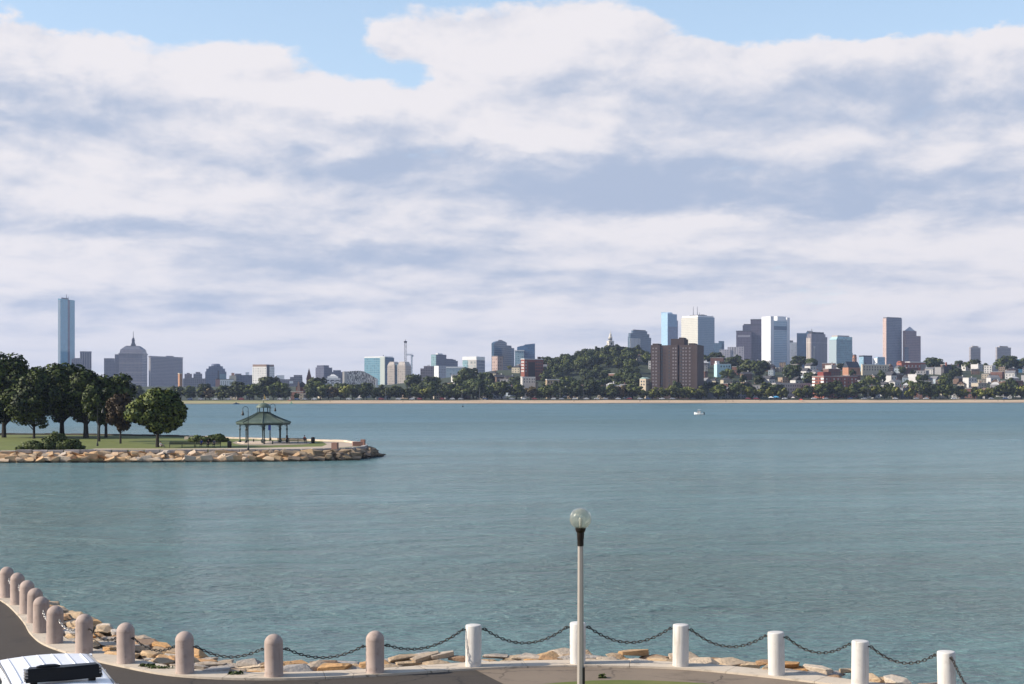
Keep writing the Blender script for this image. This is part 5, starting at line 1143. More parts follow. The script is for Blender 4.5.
T = Tower('office_block', 'pale grey block with ribbed front low between the dark blue block and dark tower', 719.5, 744, 3000); T.box('wall', facade('pale_ribs', (.36, .34, .36), (.22, .22, .26), 4, 5, .5, .6), 349.5, None, 0, .45); T.box('tall_part', facade('pale_ribs2', (.40, .38, .39), (.24, .24, .28), 40, 5, .5, .95), 347.0, None, .33, .78, .05, 1); T.box('right_part', facade('pale_ribs3', (.30, .28, .31), (.2, .19, .23), 4, 5, .5, .6), 346.6, None, .78, 1.0, .0, .9)
pur = facade('plum_stone', (.095, .078, .105), (.045, .045, .07), 4, 3.6, .55, .55)
T = Tower('office_tower', 'plum brown tower with a pale band near its top, left of the tallest', 736.2, 751.4, 3400); T.box('shaft', pur, 331.2); T.box('pale_band', mat('pale_band', (.28, .27, .31), .6), 335.2, 337.0, .1, .92, -.02, .02); T.box('parapet', roofdark, 330.7, 331.3, -.01, 1.01, -.01, 1.01)  # pale grey band across the front
T = Tower('office_tower', 'dark slate blue tower rising behind the two plum towers', 742.6, 753, 3560); T.box('shaft', facade('dark_slate', (.055, .06, .09), (.035, .04, .065), 4, 3.5), 325.2); T.box('roof_plant', roofdark, 324, 325.3, .1, .9, .1, .9)
T = Tower('office_tower', 'tallest plum brown tower with two dark bands, beside the white slab tower', 750.6, 761.4, 3420); T.box('shaft', pur, 320.2); T.box('crown_band', roofdark, 319.2, 320.3, -.01, 1.01, -.01, 1.01); T.box('dark_band', roofdark, 324.3, 325.2, -.006, 1.006, -.01, .4)
T = Tower('white_tower', 'brilliant white slab tower with a blue glass middle between white end piers', 761.5, 789.8, 3500, xc=770.6, th=40)
wh = mat('white_metal', (.70, .70, .70), .45, .03, .02); T.box('left_pier', wh, 316.2, None, 0, .17, 0, 1); T.box('right_pier', wh, 317.0, None, .86, 1.0, -.01, .9)
T.box('glass_middle', facade('band_glass', (.46, .54, .58), (.26, .39, .47), 4.4, 40, .99, .5, .2, .4, .1), 320.4, None, .17, .86, .03, .8); T.box('dark_louvres', mat('louvres', (.10, .15, .21), .5), 326.0, 329.8, .172, .858, .02, .1); T.box('roof_box', wh, 315.9, 320.3, .45, .92, .2, .9)
pf = T.box('podium_flare', wh, 362, None, -.05, .17, -.03, 1.0)
T = Tower('office_tower', 'plain pale grey block tucked right behind the white slab tower', 789, 798.2, 3600); T.box('shaft', facade('pale_grid', (.36, .38, .42), (.24, .27, .32), 4, 3.5), 342.4); T.box('roof_plant', roofdark, 340.4, 342.5, .05, .45, .1, .8)
T = Tower('glass_tower', 'dark teal glass tower with a paler taller right half', 796.8, 815.5, 3550); T.box('dark_half', facade('teal_dark', (.04, .12, .19), (.035, .12, .20), 4, 3, .85, .8, .12, .3, .2), 333.2, None, 0, .52); T.box('pale_half', facade('teal_pale', (.14, .27, .38), (.12, .26, .38), 4, 3, .85, .8, .12, .3, .2), 332, None, .5, 1.0, .06, 1.0); T.box('roof_plant', roofgrey, 330.8, 332.1, .55, .85, .2, .8); T.mast('aerial', steel, .8, .5, 331, 328.8, .7)
T = Tower('office_tower', 'ribbed brown stone tower with stepped crown and sunlight painted on its left corner', 806.4, 827.4, 3400, xc=811.4, th=55)
rs = facade('ribbed_stone', (.225, .205, .225), (.11, .105, .13), 60, 4.2, .5, .97); T.box('shaft', rs, 336.5); T.box('upper_storeys', rs, 333.6, 336.6, .03, .9, .05, .92); T.box('crown', roofdark, 331.8, 333.7, .08, .82, .1, .85); T.box('painted_sun_corner', facade('painted_sun_corner', (.50, .43, .37), (.3, .26, .24), 60, 4.2, .4, .97), 338, None, -.01, .02, .1, 1.0)  # left face overlaid in lighter stone standing for sunlight
T.box('lower_bay', facade('pale_bay_stone', (.46, .40, .36), (.3, .26, .24), 60, 3), 346, None, .12, .22, -.03, .02)  # bay in a paler stone than the shaft
T = Tower('glass_tower', 'teal glass tower with a pale stone back and a light green crown', 829.0, 852.4, 3300, xc=836.5, th=48)
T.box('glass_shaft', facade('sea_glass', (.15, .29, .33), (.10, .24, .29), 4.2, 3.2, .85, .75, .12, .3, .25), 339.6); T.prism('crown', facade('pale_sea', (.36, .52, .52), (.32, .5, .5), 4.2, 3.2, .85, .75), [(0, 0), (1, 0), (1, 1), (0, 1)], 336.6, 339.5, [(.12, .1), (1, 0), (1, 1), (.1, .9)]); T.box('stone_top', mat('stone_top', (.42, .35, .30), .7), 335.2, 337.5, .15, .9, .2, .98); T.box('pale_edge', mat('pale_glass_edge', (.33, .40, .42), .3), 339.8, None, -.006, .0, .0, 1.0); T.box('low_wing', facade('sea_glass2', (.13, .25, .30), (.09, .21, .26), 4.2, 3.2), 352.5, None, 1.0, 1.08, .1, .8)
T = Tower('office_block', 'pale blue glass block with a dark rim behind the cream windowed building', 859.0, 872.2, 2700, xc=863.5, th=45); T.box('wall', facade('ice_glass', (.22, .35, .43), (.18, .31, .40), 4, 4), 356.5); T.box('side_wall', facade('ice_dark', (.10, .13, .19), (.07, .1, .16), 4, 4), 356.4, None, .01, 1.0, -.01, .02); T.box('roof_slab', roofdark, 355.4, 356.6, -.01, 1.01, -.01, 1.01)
T = Tower('office_block', 'small bright white and blue block left of the tall rounded tower', 872.6, 885.0, 2700, xc=877.2, th=45); T.box('wall', whitep, 358.4); T.box('glass_side', facade('ice_glass3', (.30, .44, .54), (.25, .4, .5), 4, 4), 357, None, .05, 1.0, -.012, .5)
T = Tower('rounded_tower', 'tall grey tower with chamfered corners and rosy sunlight painted on its left edge', 882.3, 902.6, 3400, xc=887.0, th=50)
rt = facade('steel_grid', (.19, .205, .25), (.10, .125, .175), 4, 4.2, .6, .6); rlit = facade('sunlit_grid', (.52, .38, .32), (.36, .27, .25), 4, 4.2, .4, .6)  # rosy copy of the grid: sunlight put into the colour
T.prism('shaft', rt, [(0, .12), (.10, 0), (.92, 0), (1, .12), (1, .9), (.9, 1), (.1, 1), (0, .9)], 318); T.box('painted_sun_side', rlit, 318.1, None, -.006, .0, .13, .89); T.prism('parapet', roofgrey, [(.03, .12), (.12, .03), (.9, .03), (.97, .12), (.97, .9), (.9, .97), (.1, .97), (.03, .9)], 317.0, 318.1)
T = Tower('pyramid_tower', 'rosy brown tower with a pale pyramid roof right of the tall grey tower', 902.8, 921.0, 3420, xc=906.2, th=52)
rp_ = facade('rose_stone', (.29, .19, .185), (.13, .10, .12), 4, 3.8, .5, .55); T.box('shaft', rp_, 330.6, None, 0, .70, 0, 1); T.box('right_shoulder', rp_, 335.6, None, .70, 1.0, .05, .9); T.prism('pyramid_roof', mat('pale_lead', (.40, .42, .46), .5), [(.08, .08), (.62, .08), (.62, .92), (.08, .92)], 326.4, 330.6, [(.34, .48), (.36, .48), (.36, .52), (.34, .52)]); T.box('painted_sun_side', facade('sunlit_rose', (.42, .26, .21), (.26, .16, .15), 4, 3.8, .4, .55), 330.7, None, -.008, .0, .02, .98); T.box('low_left', facade('rose_low', (.16, .16, .20), (.09, .1, .13), 4, 4), 347, None, -.12, .1, -.25, -.05)  # left side overlaid in lighter stone, sunlight painted in
for i, (a, b, c) in enumerate([(969.2, 980.6, 970.6), (995.6, 1011.0, 997.0)]):
    T = Tower('apartment_tower', ['narrower of the two pale concrete apartment towers at the right', 'wider of the two pale concrete apartment towers, above the dark blue glass box'][i], a, b, 3000, xc=c, th=60, group='pair of pale apartment towers')
    T.box('shaft', facade('pale_concrete%d' % i, (.36, .325, .32), (.17, .165, .185), 3.4, 3.6, .55, .55), 348.2); T.box('parapet', facade('pale_con%d' % i, (.44, .40, .38), (.28, .25, .25), 3.4, 3.6), 347.1, 348.3, -.01, 1.01, -.01, 1.01); T.box('roof_plant', mat('pale_plant%d' % i, (.44, .39, .34), .8), 345.8, 347.2, .2, .8, .2, .8)
T = Tower('glass_box', 'low dark blue glass building at the right edge below the apartment tower', 1004, 1026, 2200); T.box('glass_wall', facade('navy_box', (.03, .12, .21), (.025, .11, .20), 4, 3), 359.8); T.box('roof_slab', whitep, 358.6, 359.7, .3, .7, .2, .6); T.box('parapet', facade('navy_box2', (.05, .15, .25), (.04, .13, .22), 4, 3), 359.2, 359.9, -.01, 1.01, -.01, 1.01)
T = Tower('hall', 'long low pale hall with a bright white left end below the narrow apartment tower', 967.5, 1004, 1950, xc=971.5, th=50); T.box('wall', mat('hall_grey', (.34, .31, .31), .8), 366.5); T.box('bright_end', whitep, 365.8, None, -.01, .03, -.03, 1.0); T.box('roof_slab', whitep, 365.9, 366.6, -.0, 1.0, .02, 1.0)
# near-shore landmark buildings
T = Tower('apartment_tower', 'big brown brick apartment tower with a rooftop lift house on the shore', 650.5, 704.6, 1330, xc=697.2, th=80)
T.box('left_wing', brownbrick, 344.6, None, 0, 1, .80, 1.0); T.box('left_bay', mat('tan_brown_brick', (.076, .054, .050), .85, .1, .12), 344.9, None, .03, 1, .56, .797); T.box('mid_bay', brownbrick, 344.7, None, .0, 1, .42, .557); T.box('dark_groove', darkbrick, 345.0, None, .06, 1, .385, .417); T.box('right_bay', mat('mid_brown_brick', (.077, .055, .051), .85, .1, .12), 344.8, None, .01, 1, .1, .382); T.box('end_wall', brownbrick, 344.6, None, 0, 1, 0, .097)
T.box('lift_house', darkbrick, 338.3, 344.7, .15, .7, .30, .59); T.box('lift_house_cap', darkbrick, 337.0, 338.4, .2, .6, .32, .42)
for v0, v1 in ((.86, .98), (.08, .2)): T.box('roof_hut', darkbrick, 343.0, 344.7, .1, .6, v0, v1)
rows = [348.0 + 3.32 * i for i in range(14)]
T.windows('L', pane_dim, [.95, .885, .30, .24, .16, .515, .46], rows, 1.35, 1.3); T.windows('L', pane, [.835, .76, .60, .35], rows, 1.3, 1.3, part='small_window', proud=-.0)
T = Tower('apartment_house', 'long six storey red brick apartment house with white balconies behind the shore trees', 812, 857.8, 1345, xc=824.0, th=52)
T.box('wall', brick, 376.4); T.box('cornice', mat('pale_cornice', (.42, .38, .35), .8), 375.9, 376.5, -.008, 1.008, -.008, 1.008); T.windows('R', pane_lit, [.08, .3, .42, .62, .84, .95], [379, 382.3, 385.6, 388.9, 392], 1.7, 1.6); T.windows('R', pane, [.19, .52, .73], [379, 382.3, 385.6, 388.9, 392], 1.6, 1.5, part='dark_window'); T.windows('L', whitep, [.12, .85], [378.6, 381.8, 385, 388.2, 391.4], 3.2, 1.7, part='balcony', proud=.6); T.windows('L', pane, [.35, .6], [379, 382.3, 385.6, 388.9], 1.5, 1.5, part='side_window'); T.box('stair_head', mat('deep_red', (.20, .045, .035), .85), 371.8, 376, .05, .28, .2, .7)
T = Tower('cream_building', 'long cream building with two rows of square dark windows', 861, 889.5, 1640, xc=862.5, th=60); T.box('wall', cream, 364.4); T.windows('R', pane, [.07 + .1 * i for i in range(10)], [366.8, 369.4], 2.0, 1.9); T.box('cornice', whitep, 364.0, 364.5, -.01, 1.01, -.01, 1.01); T.box('roof_plant', whitep, 362.8, 364.1, .5, .62, .3, .6); T.box('roof_plant', roofdark, 362.6, 364.1, .1, .16, .3, .6)
T = Tower('school', 'wide red brick school with a white roof edge below the tall grey tower', 896.5, 925.5, 1720, xc=901.5, th=50); T.box('wall', mat('school_brick', (.33, .12, .085), .85, .1, .1), 362.2); T.box('roof_edge', whitep, 361.6, 362.3, .35, 1.01, -.01, 1.01); T.windows('R', pane_lit, [.15, .3, .45, .6, .75], [366], 2.2, 2.6); T.box('grey_wing', mat('grey_wing', (.3, .27, .25), .8), 364, None, .8, 1.02, -.06, .2); T.box('stair_head', brick, 360.9, 362.3, -.02, .14, .1, .7)
T = Tower('church_hall', 'hall with a big dark slate roof and orange brick gable', 842.5, 860.5, 1620, xc=848.4, th=40); T.box('wall', mat('gable_brick', (.38, .19, .12), .85), 367.5)
def gable(T, part, m, u0, u1, v0, v1, eave, ridge, axis='u', over=.0):
    bm = bmesh.new(); ze, zr = T.z(eave), T.z(ridge); w, d = T.w, T.d
    if axis == 'u': pts = [((u0 - over) * w, v0 * d - over * d, ze), ((u1 + over) * w, v0 * d - over * d, ze), ((u1 + over) * w, v1 * d, ze), ((u0 - over) * w, v1 * d, ze), (u0 * w, (v0 + v1) / 2 * d, zr), (u1 * w, (v0 + v1) / 2 * d, zr)]; fs = [(0, 1, 5, 4), (2, 3, 4, 5), (0, 4, 3), (1, 2, 5), (0, 3, 2, 1)]
    else: pts = [(u0 * w, v0 * d, ze), (u1 * w, v0 * d, ze), (u1 * w, v1 * d, ze), (u0 * w, v1 * d, ze), ((u0 + u1) / 2 * w, v0 * d, zr), ((u0 + u1) / 2 * w, v1 * d, zr)]; fs = [(0, 1, 4), (2, 3, 5), (0, 4, 5, 3), (1, 2, 5, 4), (0, 3, 2, 1)]
    v = [bm.verts.new(p) for p in pts]
    for f in fs: bm.faces.new([v[i] for i in f])
    bmesh.ops.recalc_face_normals(bm, faces=list(bm.faces)); return link(part, mesh_of(part, bm), m, T.t)
gable(T, 'roof', mat('slate_blue', (.035, .045, .065), .8), 0, 1, 0, 1, 367.4, 361.6)
T = Tower('bell_tower', 'square orange brick bell tower rising behind the slate roofed hall', 852.4, 856.8, 1660, xc=854.2, th=45); T.box('shaft', mat('bell_brick', (.36, .18, .115), .85), 357.2); T.box('belfry', mat('bell_brick2', (.30, .15, .10), .85), 355.4, 357.3, .06, .94, .06, .94); T.prism('roof', roofdark, [(0, 0), (1, 0), (1, 1), (0, 1)], 354.4, 355.3, [(.3, .3), (.7, .3), (.7, .7), (.3, .7)]); T.windows('R', pane, [.5], [358.8, 361.2], 1.6, 1.8); T.windows('L', pane, [.5], [358.8, 361.2], 1.6, 1.8)
T = Tower('gabled_house', 'dark slate house with a pointed turret and chimney right of the school', 941, 952.5, 1600, xc=944, th=40); T.box('wall', mat('slate_wall', (.07, .065, .075), .85), 369); gable(T, 'roof', roofdark, 0, 1, 0, 1, 368.9, 364.8); T.box('chimney', brick, 362.2, 366.2, .35, .47, .3, .6); T.prism('turret', roofdark, [(.55, 0), (.85, 0), (.85, .4), (.55, .4)], 364.6, 369, [(.69, .19), (.71, .19), (.71, .21), (.69, .21)])
T = Tower('long_house', 'pale aqua house with dark windows on the slope beyond the brown tower', 714, 731.0, 1560, xc=717, th=40); T.box('wall', mat('aqua_wall', (.42, .60, .62), .7), 364.2); T.windows('R', pane, [.3, .5, .7, .88], [366.4], 1.5, 1.8); T.box('stair_head', whitep, 361, 364.3, .0, .22, .2, .7); T.box('roof_edge', whitep, 363.8, 364.3, -.01, 1.01, -.01, 1.01)
T = Tower('apartment_house', 'tan two storey building with square dark windows left of the hill', 545.5, 559.5, 1350, xc=547, th=60); T.box('wall', mat('tan_wall', (.46, .34, .22), .8), 379.6); T.windows('R', pane, [.14, .35, .62, .85], [382.0], 2.4, 1.5); T.box('roof_edge', whitep, 379.1, 379.7, -.01, 1.01, -.01, 1.01)
T = Tower('apartment_house', 'white flat roofed house with two window rows below the brick block', 520.5, 535.5, 1360, xc=522.5, th=55); T.box('wall', mat('white_render', (.62, .58, .53), .8), 377.2); T.windows('R', pane, [.15, .35, .55, .75, .9], [379.2, 381.8], 1.2, 1.4); T.box('roof_edge', whitep, 376.7, 377.3, -.015, 1.015, -.015, 1.015)
T = Tower('apartment_house', 'tan building with a brown roof by the hilltop right of the steeple', 629, 650, 1760, xc=630.5, th=60); T.box('wall', mat('tan_school', (.38, .26, .17), .8), 354.4); T.windows('R', pane, [.12, .26, .4, .6, .75, .9], [357.2], 1.8, 2.6); T.box('roof_edge', brick, 353.6, 354.5, -.01, 1.01, -.01, 1.01)
T = Tower('apartment_house', 'cream corner house with a pale green roof beside the brown brick tower', 639.6, 650.2, 1345, xc=645.8, th=60); T.box('wall', mat('cream2', (.55, .45, .33), .8), 378.8); gable(T, 'roof', mat('green_roof', (.30, .42, .38), .7), -.02, 1.02, -.02, 1.02, 378.7, 377.0); T.windows('L', pane, [.3, .7], [381.5, 384.5], 1.3, 1.5); T.windows('R', pane, [.3, .7], [381.5, 384.5], 1.2, 1.5)
T = Tower('apartment_house', 'long pale flat roofed terrace left of the red brick house', 772, 811, 1350, xc=776, th=50); T.box('wall', facade('pale_terrace', (.44, .40, .37), (.13, .13, .15), 3.4, 3.2, .45, .5), 383.6); T.box('roof_slab', mat('terrace_roof', (.50, .47, .44), .8), 382.9, 383.7, -.01, 1.01, -.01, 1.01); T.windows('R', pane, [.76, .9], [388], 4, 3.2)
# ================================================================== HOUSES, TREES, CARS OF THE FAR SHORE
MARKS = [(178, 'the slab tower'), (215, 'the stepped blue grey tower'), (263, 'the white cube building'), (308, 'the church spire'), (360, 'the chequered building'), (398, 'the beige twin blocks'), (441, 'the dark stepped office'), (473, 'the white topped hall'),
         (503, 'the domed glass tower'), (532, 'the ridge brick block'), (570, 'the bare left hill slope'), (610, 'the hilltop steeple'), (640, 'the stepped downtown tower'), (677, 'the brown brick tower'), (722, 'the aqua house'), (756, 'the tallest plum tower'), (775, 'the white slab tower'),
         (816, 'the ribbed stone tower'), (840, 'the red brick house'), (875, 'the cream building'), (893, 'the tall rounded tower'), (912, 'the pyramid roofed tower'), (947, 'the turreted slate house'), (975, 'the narrow pale tower'), (1003, 'the wider pale tower')]
MARKS[10] = (570, 'the left hill foot')
rr = random.Random(77)
walls = {'white': (.50, .485, .47), 'cream': (.40, .345, .27), 'grey': (.25, .245, .25), 'tan': (.29, .215, .155), 'brown': (.13, .085, .065), 'brick red': (.155, .078, .062), 'pale blue': (.33, .38, .42), 'pale yellow': (.42, .37, .28)}
roofs = {'dark': (.05, .05, .055), 'grey': (.17, .17, .18), 'pale': (.45, .44, .43), 'brown': (.13, .085, .06)}
WM = {k: mat('wall_' + k.replace(' ', '_'), v, .85, .08, .3) for k, v in walls.items()}; RM = {k: mat('roof_' + k, v, .9, .12, .3) for k, v in roofs.items()}
def win_mesh():
    bm = bmesh.new(); box(bm, -.55, .55, -.05, .05, -.75, .75); me = mesh_of('window', bm); me.materials.append(pane); return me
WME = win_mesh()
def house_proto(style, w, d, h, wall, roof, i):
    """one house of each kind, with its parts"""
    t = empty('house', (0, -500, -50)); bm = bmesh.new(); box(bm, -w / 2, w / 2, 0, d, -6, h); link('wall', mesh_of('wall', bm), WM[wall], t)
    bm = bmesh.new(); r = h + (2.6 if style != 'flat' else .35)
    if style == 'flat': box(bm, -w / 2 - .2, w / 2 + .2, -.25, d + .2, h + .004, h + .4)
    else:
        if style == 'front': V = [(-w / 2 - .3, -.35, h - .15), (w / 2 + .3, -.35, h - .15), (w / 2 + .3, d + .3, h - .15), (-w / 2 - .3, d + .3, h - .15), (0, -.35, r + .8), (0, d + .3, r + .8)]; fs = [(0, 1, 4), (2, 3, 5), (0, 4, 5, 3), (1, 2, 5, 4), (0, 3, 2, 1)]
        elif style == 'side': V = [(-w / 2 - .3, -.35, h - .1), (w / 2 + .3, -.35, h - .1), (w / 2 + .3, d + .3, h - .1), (-w / 2 - .3, d + .3, h - .1), (-w / 2 - .3, d / 2, r), (w / 2 + .3, d / 2, r)]; fs = [(0, 1, 5, 4), (2, 3, 4, 5), (0, 4, 3), (1, 2, 5), (0, 3, 2, 1)]
        else: V = [(-w / 2 - .3, -.35, h - .1), (w / 2 + .3, -.35, h - .1), (w / 2 + .3, d + .3, h - .1), (-w / 2 - .3, d + .3, h - .1), (-w * .15, d / 2, r), (w * .15, d / 2, r)]; fs = [(0, 1, 5, 4), (2, 3, 4, 5), (0, 4, 3), (1, 2, 5), (0, 3, 2, 1)]
        v = [bm.verts.new(p) for p in V]
        for f in fs: bm.faces.new([v[q] for q in f])
        bmesh.ops.recalc_face_normals(bm, faces=list(bm.faces))
    rf = link('roof', mesh_of('roof', bm), RM[roof], t)
    bm = bmesh.new(); box(bm, w * .22, w * .22 + .9, d * .5, d * .5 + .9, h, r + 1.3); link('chimney', mesh_of('chimney', bm), WM['brick red'] if i % 2 else WM['white'], rf)
    cols = max(2, int(w / 2.8))
    for f in range(int(h / 2.9)):
        for c in range(cols): link('window', WME, None, t, (w * ((c + .5) / cols - .5), 0, 1.6 + f * 2.85))
    return t
styles = [('flat', 9, 13, 9.2, 'white', 'pale'), ('flat', 13, 12, 9.0, 'grey', 'grey'), ('flat', 8.5, 13, 9.4, 'tan', 'dark'), ('flat', 16, 12, 8.6, 'brick red', 'pale'), ('front', 8, 12, 7.2, 'white', 'dark'), ('front', 7.5, 12, 7.6, 'pale blue', 'grey'), ('front', 8.5, 12, 7.4, 'cream', 'brown'),
          ('side', 11, 9, 6.8, 'white', 'grey'), ('side', 12, 9, 6.6, 'brown', 'dark'), ('hip', 11, 10, 7.0, 'pale yellow', 'dark'), ('hip', 10, 10, 7.2, 'grey', 'pale'), ('flat', 10, 12, 6.4, 'cream', 'pale')]
stname = {'flat': 'flat roofed', 'front': 'steep gabled', 'side': 'long ridged', 'hip': 'hip roofed'}
protos = [house_proto(*s, i) for i, s in enumerate(styles)]; used = [False] * len(protos)
spots = []
for row, (Y, p0, p1, step) in enumerate([(1338, 424, 1030, 17), (1385, 424, 1035, 16), (1435, 430, 1035, 16), (1485, 436, 1035, 16), (1540, 450, 1035, 16), (1600, 455, 1035, 16), (1670, 466, 1035, 16), (1750, 480, 1035, 17)]):
    px = p0 + rr.uniform(0, step)
    while px < p1:
        x = px; px += step * rr.uniform(.6, 1.35)
        if row >= 2 and 548 < x < 630 - (row < 4) * 12: continue
        if row < 2 and any(a < x < b for a, b in ((646, 708), (807, 862))): continue
        if row == 0 and any(a < x < b for a, b in ((517, 562), (768, 814), (637, 652))): continue
        if row == 1 and (765 < x < 815 or 518 < x < 538): continue
        if any(abs(Y - yy) < 45 and a - 3 < x < b + 3 for yy, a, b in ((1640, 860, 890), (1720, 895, 926), (1620, 841, 861), (1600, 940, 953), (1560, 713, 732), (1560, 519, 545), (1760, 628, 651))): continue
        if row >= 6 and x < 505: continue
        if rr.random() < .08: continue
        spots.append((x, Y + rr.uniform(-14, 14), row))
for px, Y, p0_ in [(301, 1335, 6), (297, 1350, 3), (250, 1345, 9), (232, 1350, 10), (326, 1380, 7), (404, 1360, 7), (413, 1380, 1), (421, 1400, 7), (366, 1390, 2)]: spots.append((px, Y, 0 if Y < 1360 else 1))
hitems = []; rown = ['behind the beach', 'slope foot', 'low slope', 'lower slope', 'middle slope', 'upper slope', 'high slope', 'ridge line']
for (px, Y, row) in spots:
    i = rr.randrange(len(protos)); Y = SY(px, Y); X = (px - 512) * Y / F
    o = protos[i] if not used[i] else copy_tree(protos[i]); used[i] = True
    sc_ = rr.uniform(.72, 1.02); o.location = (X, Y, ground(X, Y)); o.rotation_euler = (0, 0, rr.choice([-1, 1]) * rr.uniform(.15, .6)); o.scale = (sc_, sc_, sc_ * rr.uniform(.9, 1.15))
    o['category'] = 'house'; hitems.append((o, px, row, MARKS, '%s %s' % (stname[styles[i][0]], styles[i][4])))
for i, u in enumerate(used):
    if not u:
        for c in list(protos[i].children):
            bpy.data.objects.remove(c)
        bpy.data.objects.remove(protos[i])
number_labels(hitems, lambda a, row, o, s, m: '%s house, %s, %s %s of %s' % (a, rown[row], o, s, m), 'houses on the far shore')

# trees: eight kinds, then copies
FM = [foliage('far_dark', (.018, .033, .009), (.070, .088, .022), .14, .3), foliage('far_green', (.030, .050, .012), (.120, .138, .030), .14, .3), foliage('far_light', (.070, .090, .017), (.205, .205, .040), .14, .22), foliage('far_rust', (.060, .048, .018), (.150, .110, .044), .14, .25)]
def far_tree(w, h, z0, kind, k, seed, n):
    t = empty('tree', (0, -500, -50)); L = crown_lobes(w, w * .9, z0, h, k, seed); link('crown', leaf_mesh('crown', L, n, .95, FM[kind], seed, inner=.35), None, t)
    link('trunk', trunk_mesh(h * .6, .38, [(tuple(x * .8 for x in l[0][:2]) + (l[0][2],), z0 * .9) for l in L[:6:2]], M['bark'], seed), None, t); return t
kinds = [('dark broad', far_tree(17, 17, 3.2, 0, 11, 101, 1500)), ('dark tall', far_tree(13, 19, 3.0, 0, 11, 102, 1500)), ('green round', far_tree(15, 14.5, 2.4, 1, 10, 103, 1300)), ('green spreading', far_tree(19, 15, 2.8, 1, 12, 104, 1600)),
         ('light green low', far_tree(14, 11.5, 2.0, 2, 9, 105, 1100)), ('yellow green round', far_tree(12, 12.5, 2.2, 2, 9, 106, 1100)), ('rusty brown', far_tree(13, 12.5, 2.3, 3, 9, 107, 1100)), ('dark narrow', far_tree(9, 15, 1.6, 0, 9, 108, 1000))]
tused = [False] * 8; titems = []
def put_tree(px, Y, k, s, row, sz=1.0):
    Y = SY(px, Y); X = (px - 512) * Y / F; o = kinds[k][1] if not tused[k] else copy_tree(kinds[k][1]); tused[k] = True
    o.location = (X, Y, ground(X, Y) - .15); o.rotation_euler = (0, 0, rr.uniform(0, 6.28)); o.scale = (s * rr.uniform(.9, 1.1), s * rr.uniform(.9, 1.1), s * sz * rr.uniform(.92, 1.08)); o['category'] = 'tree'
    titems.append((o, px, row, MARKS, kinds[k][0]))
# the beachfront row
px = 128
while px < 1036:
    if px < 345: k = rr.choice([0, 2, 2, 3, 6, 4]); s = rr.uniform(.55, .88) * (.6 if 294 < px < 308 else 1)
    elif px < 470: k = rr.choice([0, 2, 3, 3, 4, 2]); s = rr.uniform(.6, .95)
    elif px < 640: k = rr.choice([0, 2, 3, 6, 1, 2]); s = rr.uniform(.78, 1.02)
    elif px < 704: k = rr.choice([4, 4, 5, 4]); s = rr.uniform(.85, 1.1)
    else: k = rr.choice([4, 5, 4, 2, 5, 3]); s = rr.uniform(.8, 1.08)
    put_tree(px, rr.uniform(1311, 1322), k, s, 0); px += rr.uniform(8.5, 15.5) * (1.15 if px > 700 else .95)
# second row, taller
px = 124
while px < 1036:
    if not (647 < px < 660 or 690 < px < 704 or 293 < px < 312):
        if px < 470: k = rr.choice([0, 0, 1, 3, 2]); s = rr.uniform(.62, .98)
        else: k = rr.choice([0, 2, 3, 1, 6, 7]); s = rr.uniform(.72, .98)
        if px > 520: s *= .9
        put_tree(px, rr.uniform(1326, 1334), k, s, 1)
    px += rr.uniform(9, 17) * (1.2 if px < 470 else 1.7)
px = 430
while px < 480: put_tree(px, rr.uniform(1350, 1375), rr.choice([0, 1, 3, 3]), rr.uniform(.9, 1.1), 2); px += rr.uniform(10, 17)
for px, Y, k, s in [(278, 1322, 3, 1.1), (268, 1330, 0, 1.1), (320, 1325, 3, 1.1), (316, 1345, 0, 1.1), (345, 1312, 4, 1.1), (425, 1312, 4, .95), (413, 1450, 0, 1.05), (435, 1500, 2, 1.0), (468, 1480, 0, 1.2), (461, 1480, 2, 1.1), (490, 1480, 7, 1.0), (486, 1490, 0, .95), (572, 1318, 7, 1.0), (838, 1322, 7, 1.1), (870, 1420, 3, 1.1), (793, 1500, 0, 1.2), (760, 1560, 0, 1.25), (750, 1580, 3, 1.2), (614, 1640, 3, .9), (620, 1700, 0, .9), (625, 1660, 2, .9), (609, 1740, 0, .85), (618, 1580, 3, .9), (632, 1640, 0, .85), (638, 1700, 3, .8), (584, 1640, 3, .9), (592, 1620, 0, .85), (598, 1680, 2, .85), (604, 1650, 3, .8), (588, 1700, 0, .8)]: put_tree(px, Y, k, s, 1 if Y < 1400 else 3)
# among the houses
for _ in range(84):
    px = rr.uniform(430, 1036); Y = rr.choice([1362, 1412, 1470, 1530, 1592, 1662, 1738]) + rr.uniform(-6, 6)
    if any(abs(Y - yy) < 30 and a - 8 < px < b + 8 for yy, a, b in ((1640, 860, 890), (1720, 895, 926), (1620, 841, 861), (1560, 713, 732), (1345, 811, 858), (1330, 648, 706))): continue
    if Y > 1650 and px < 540: continue
    put_tree(px, Y, rr.choice([0, 0, 1, 2, 3, 7]), rr.uniform(.55, .95), 3)
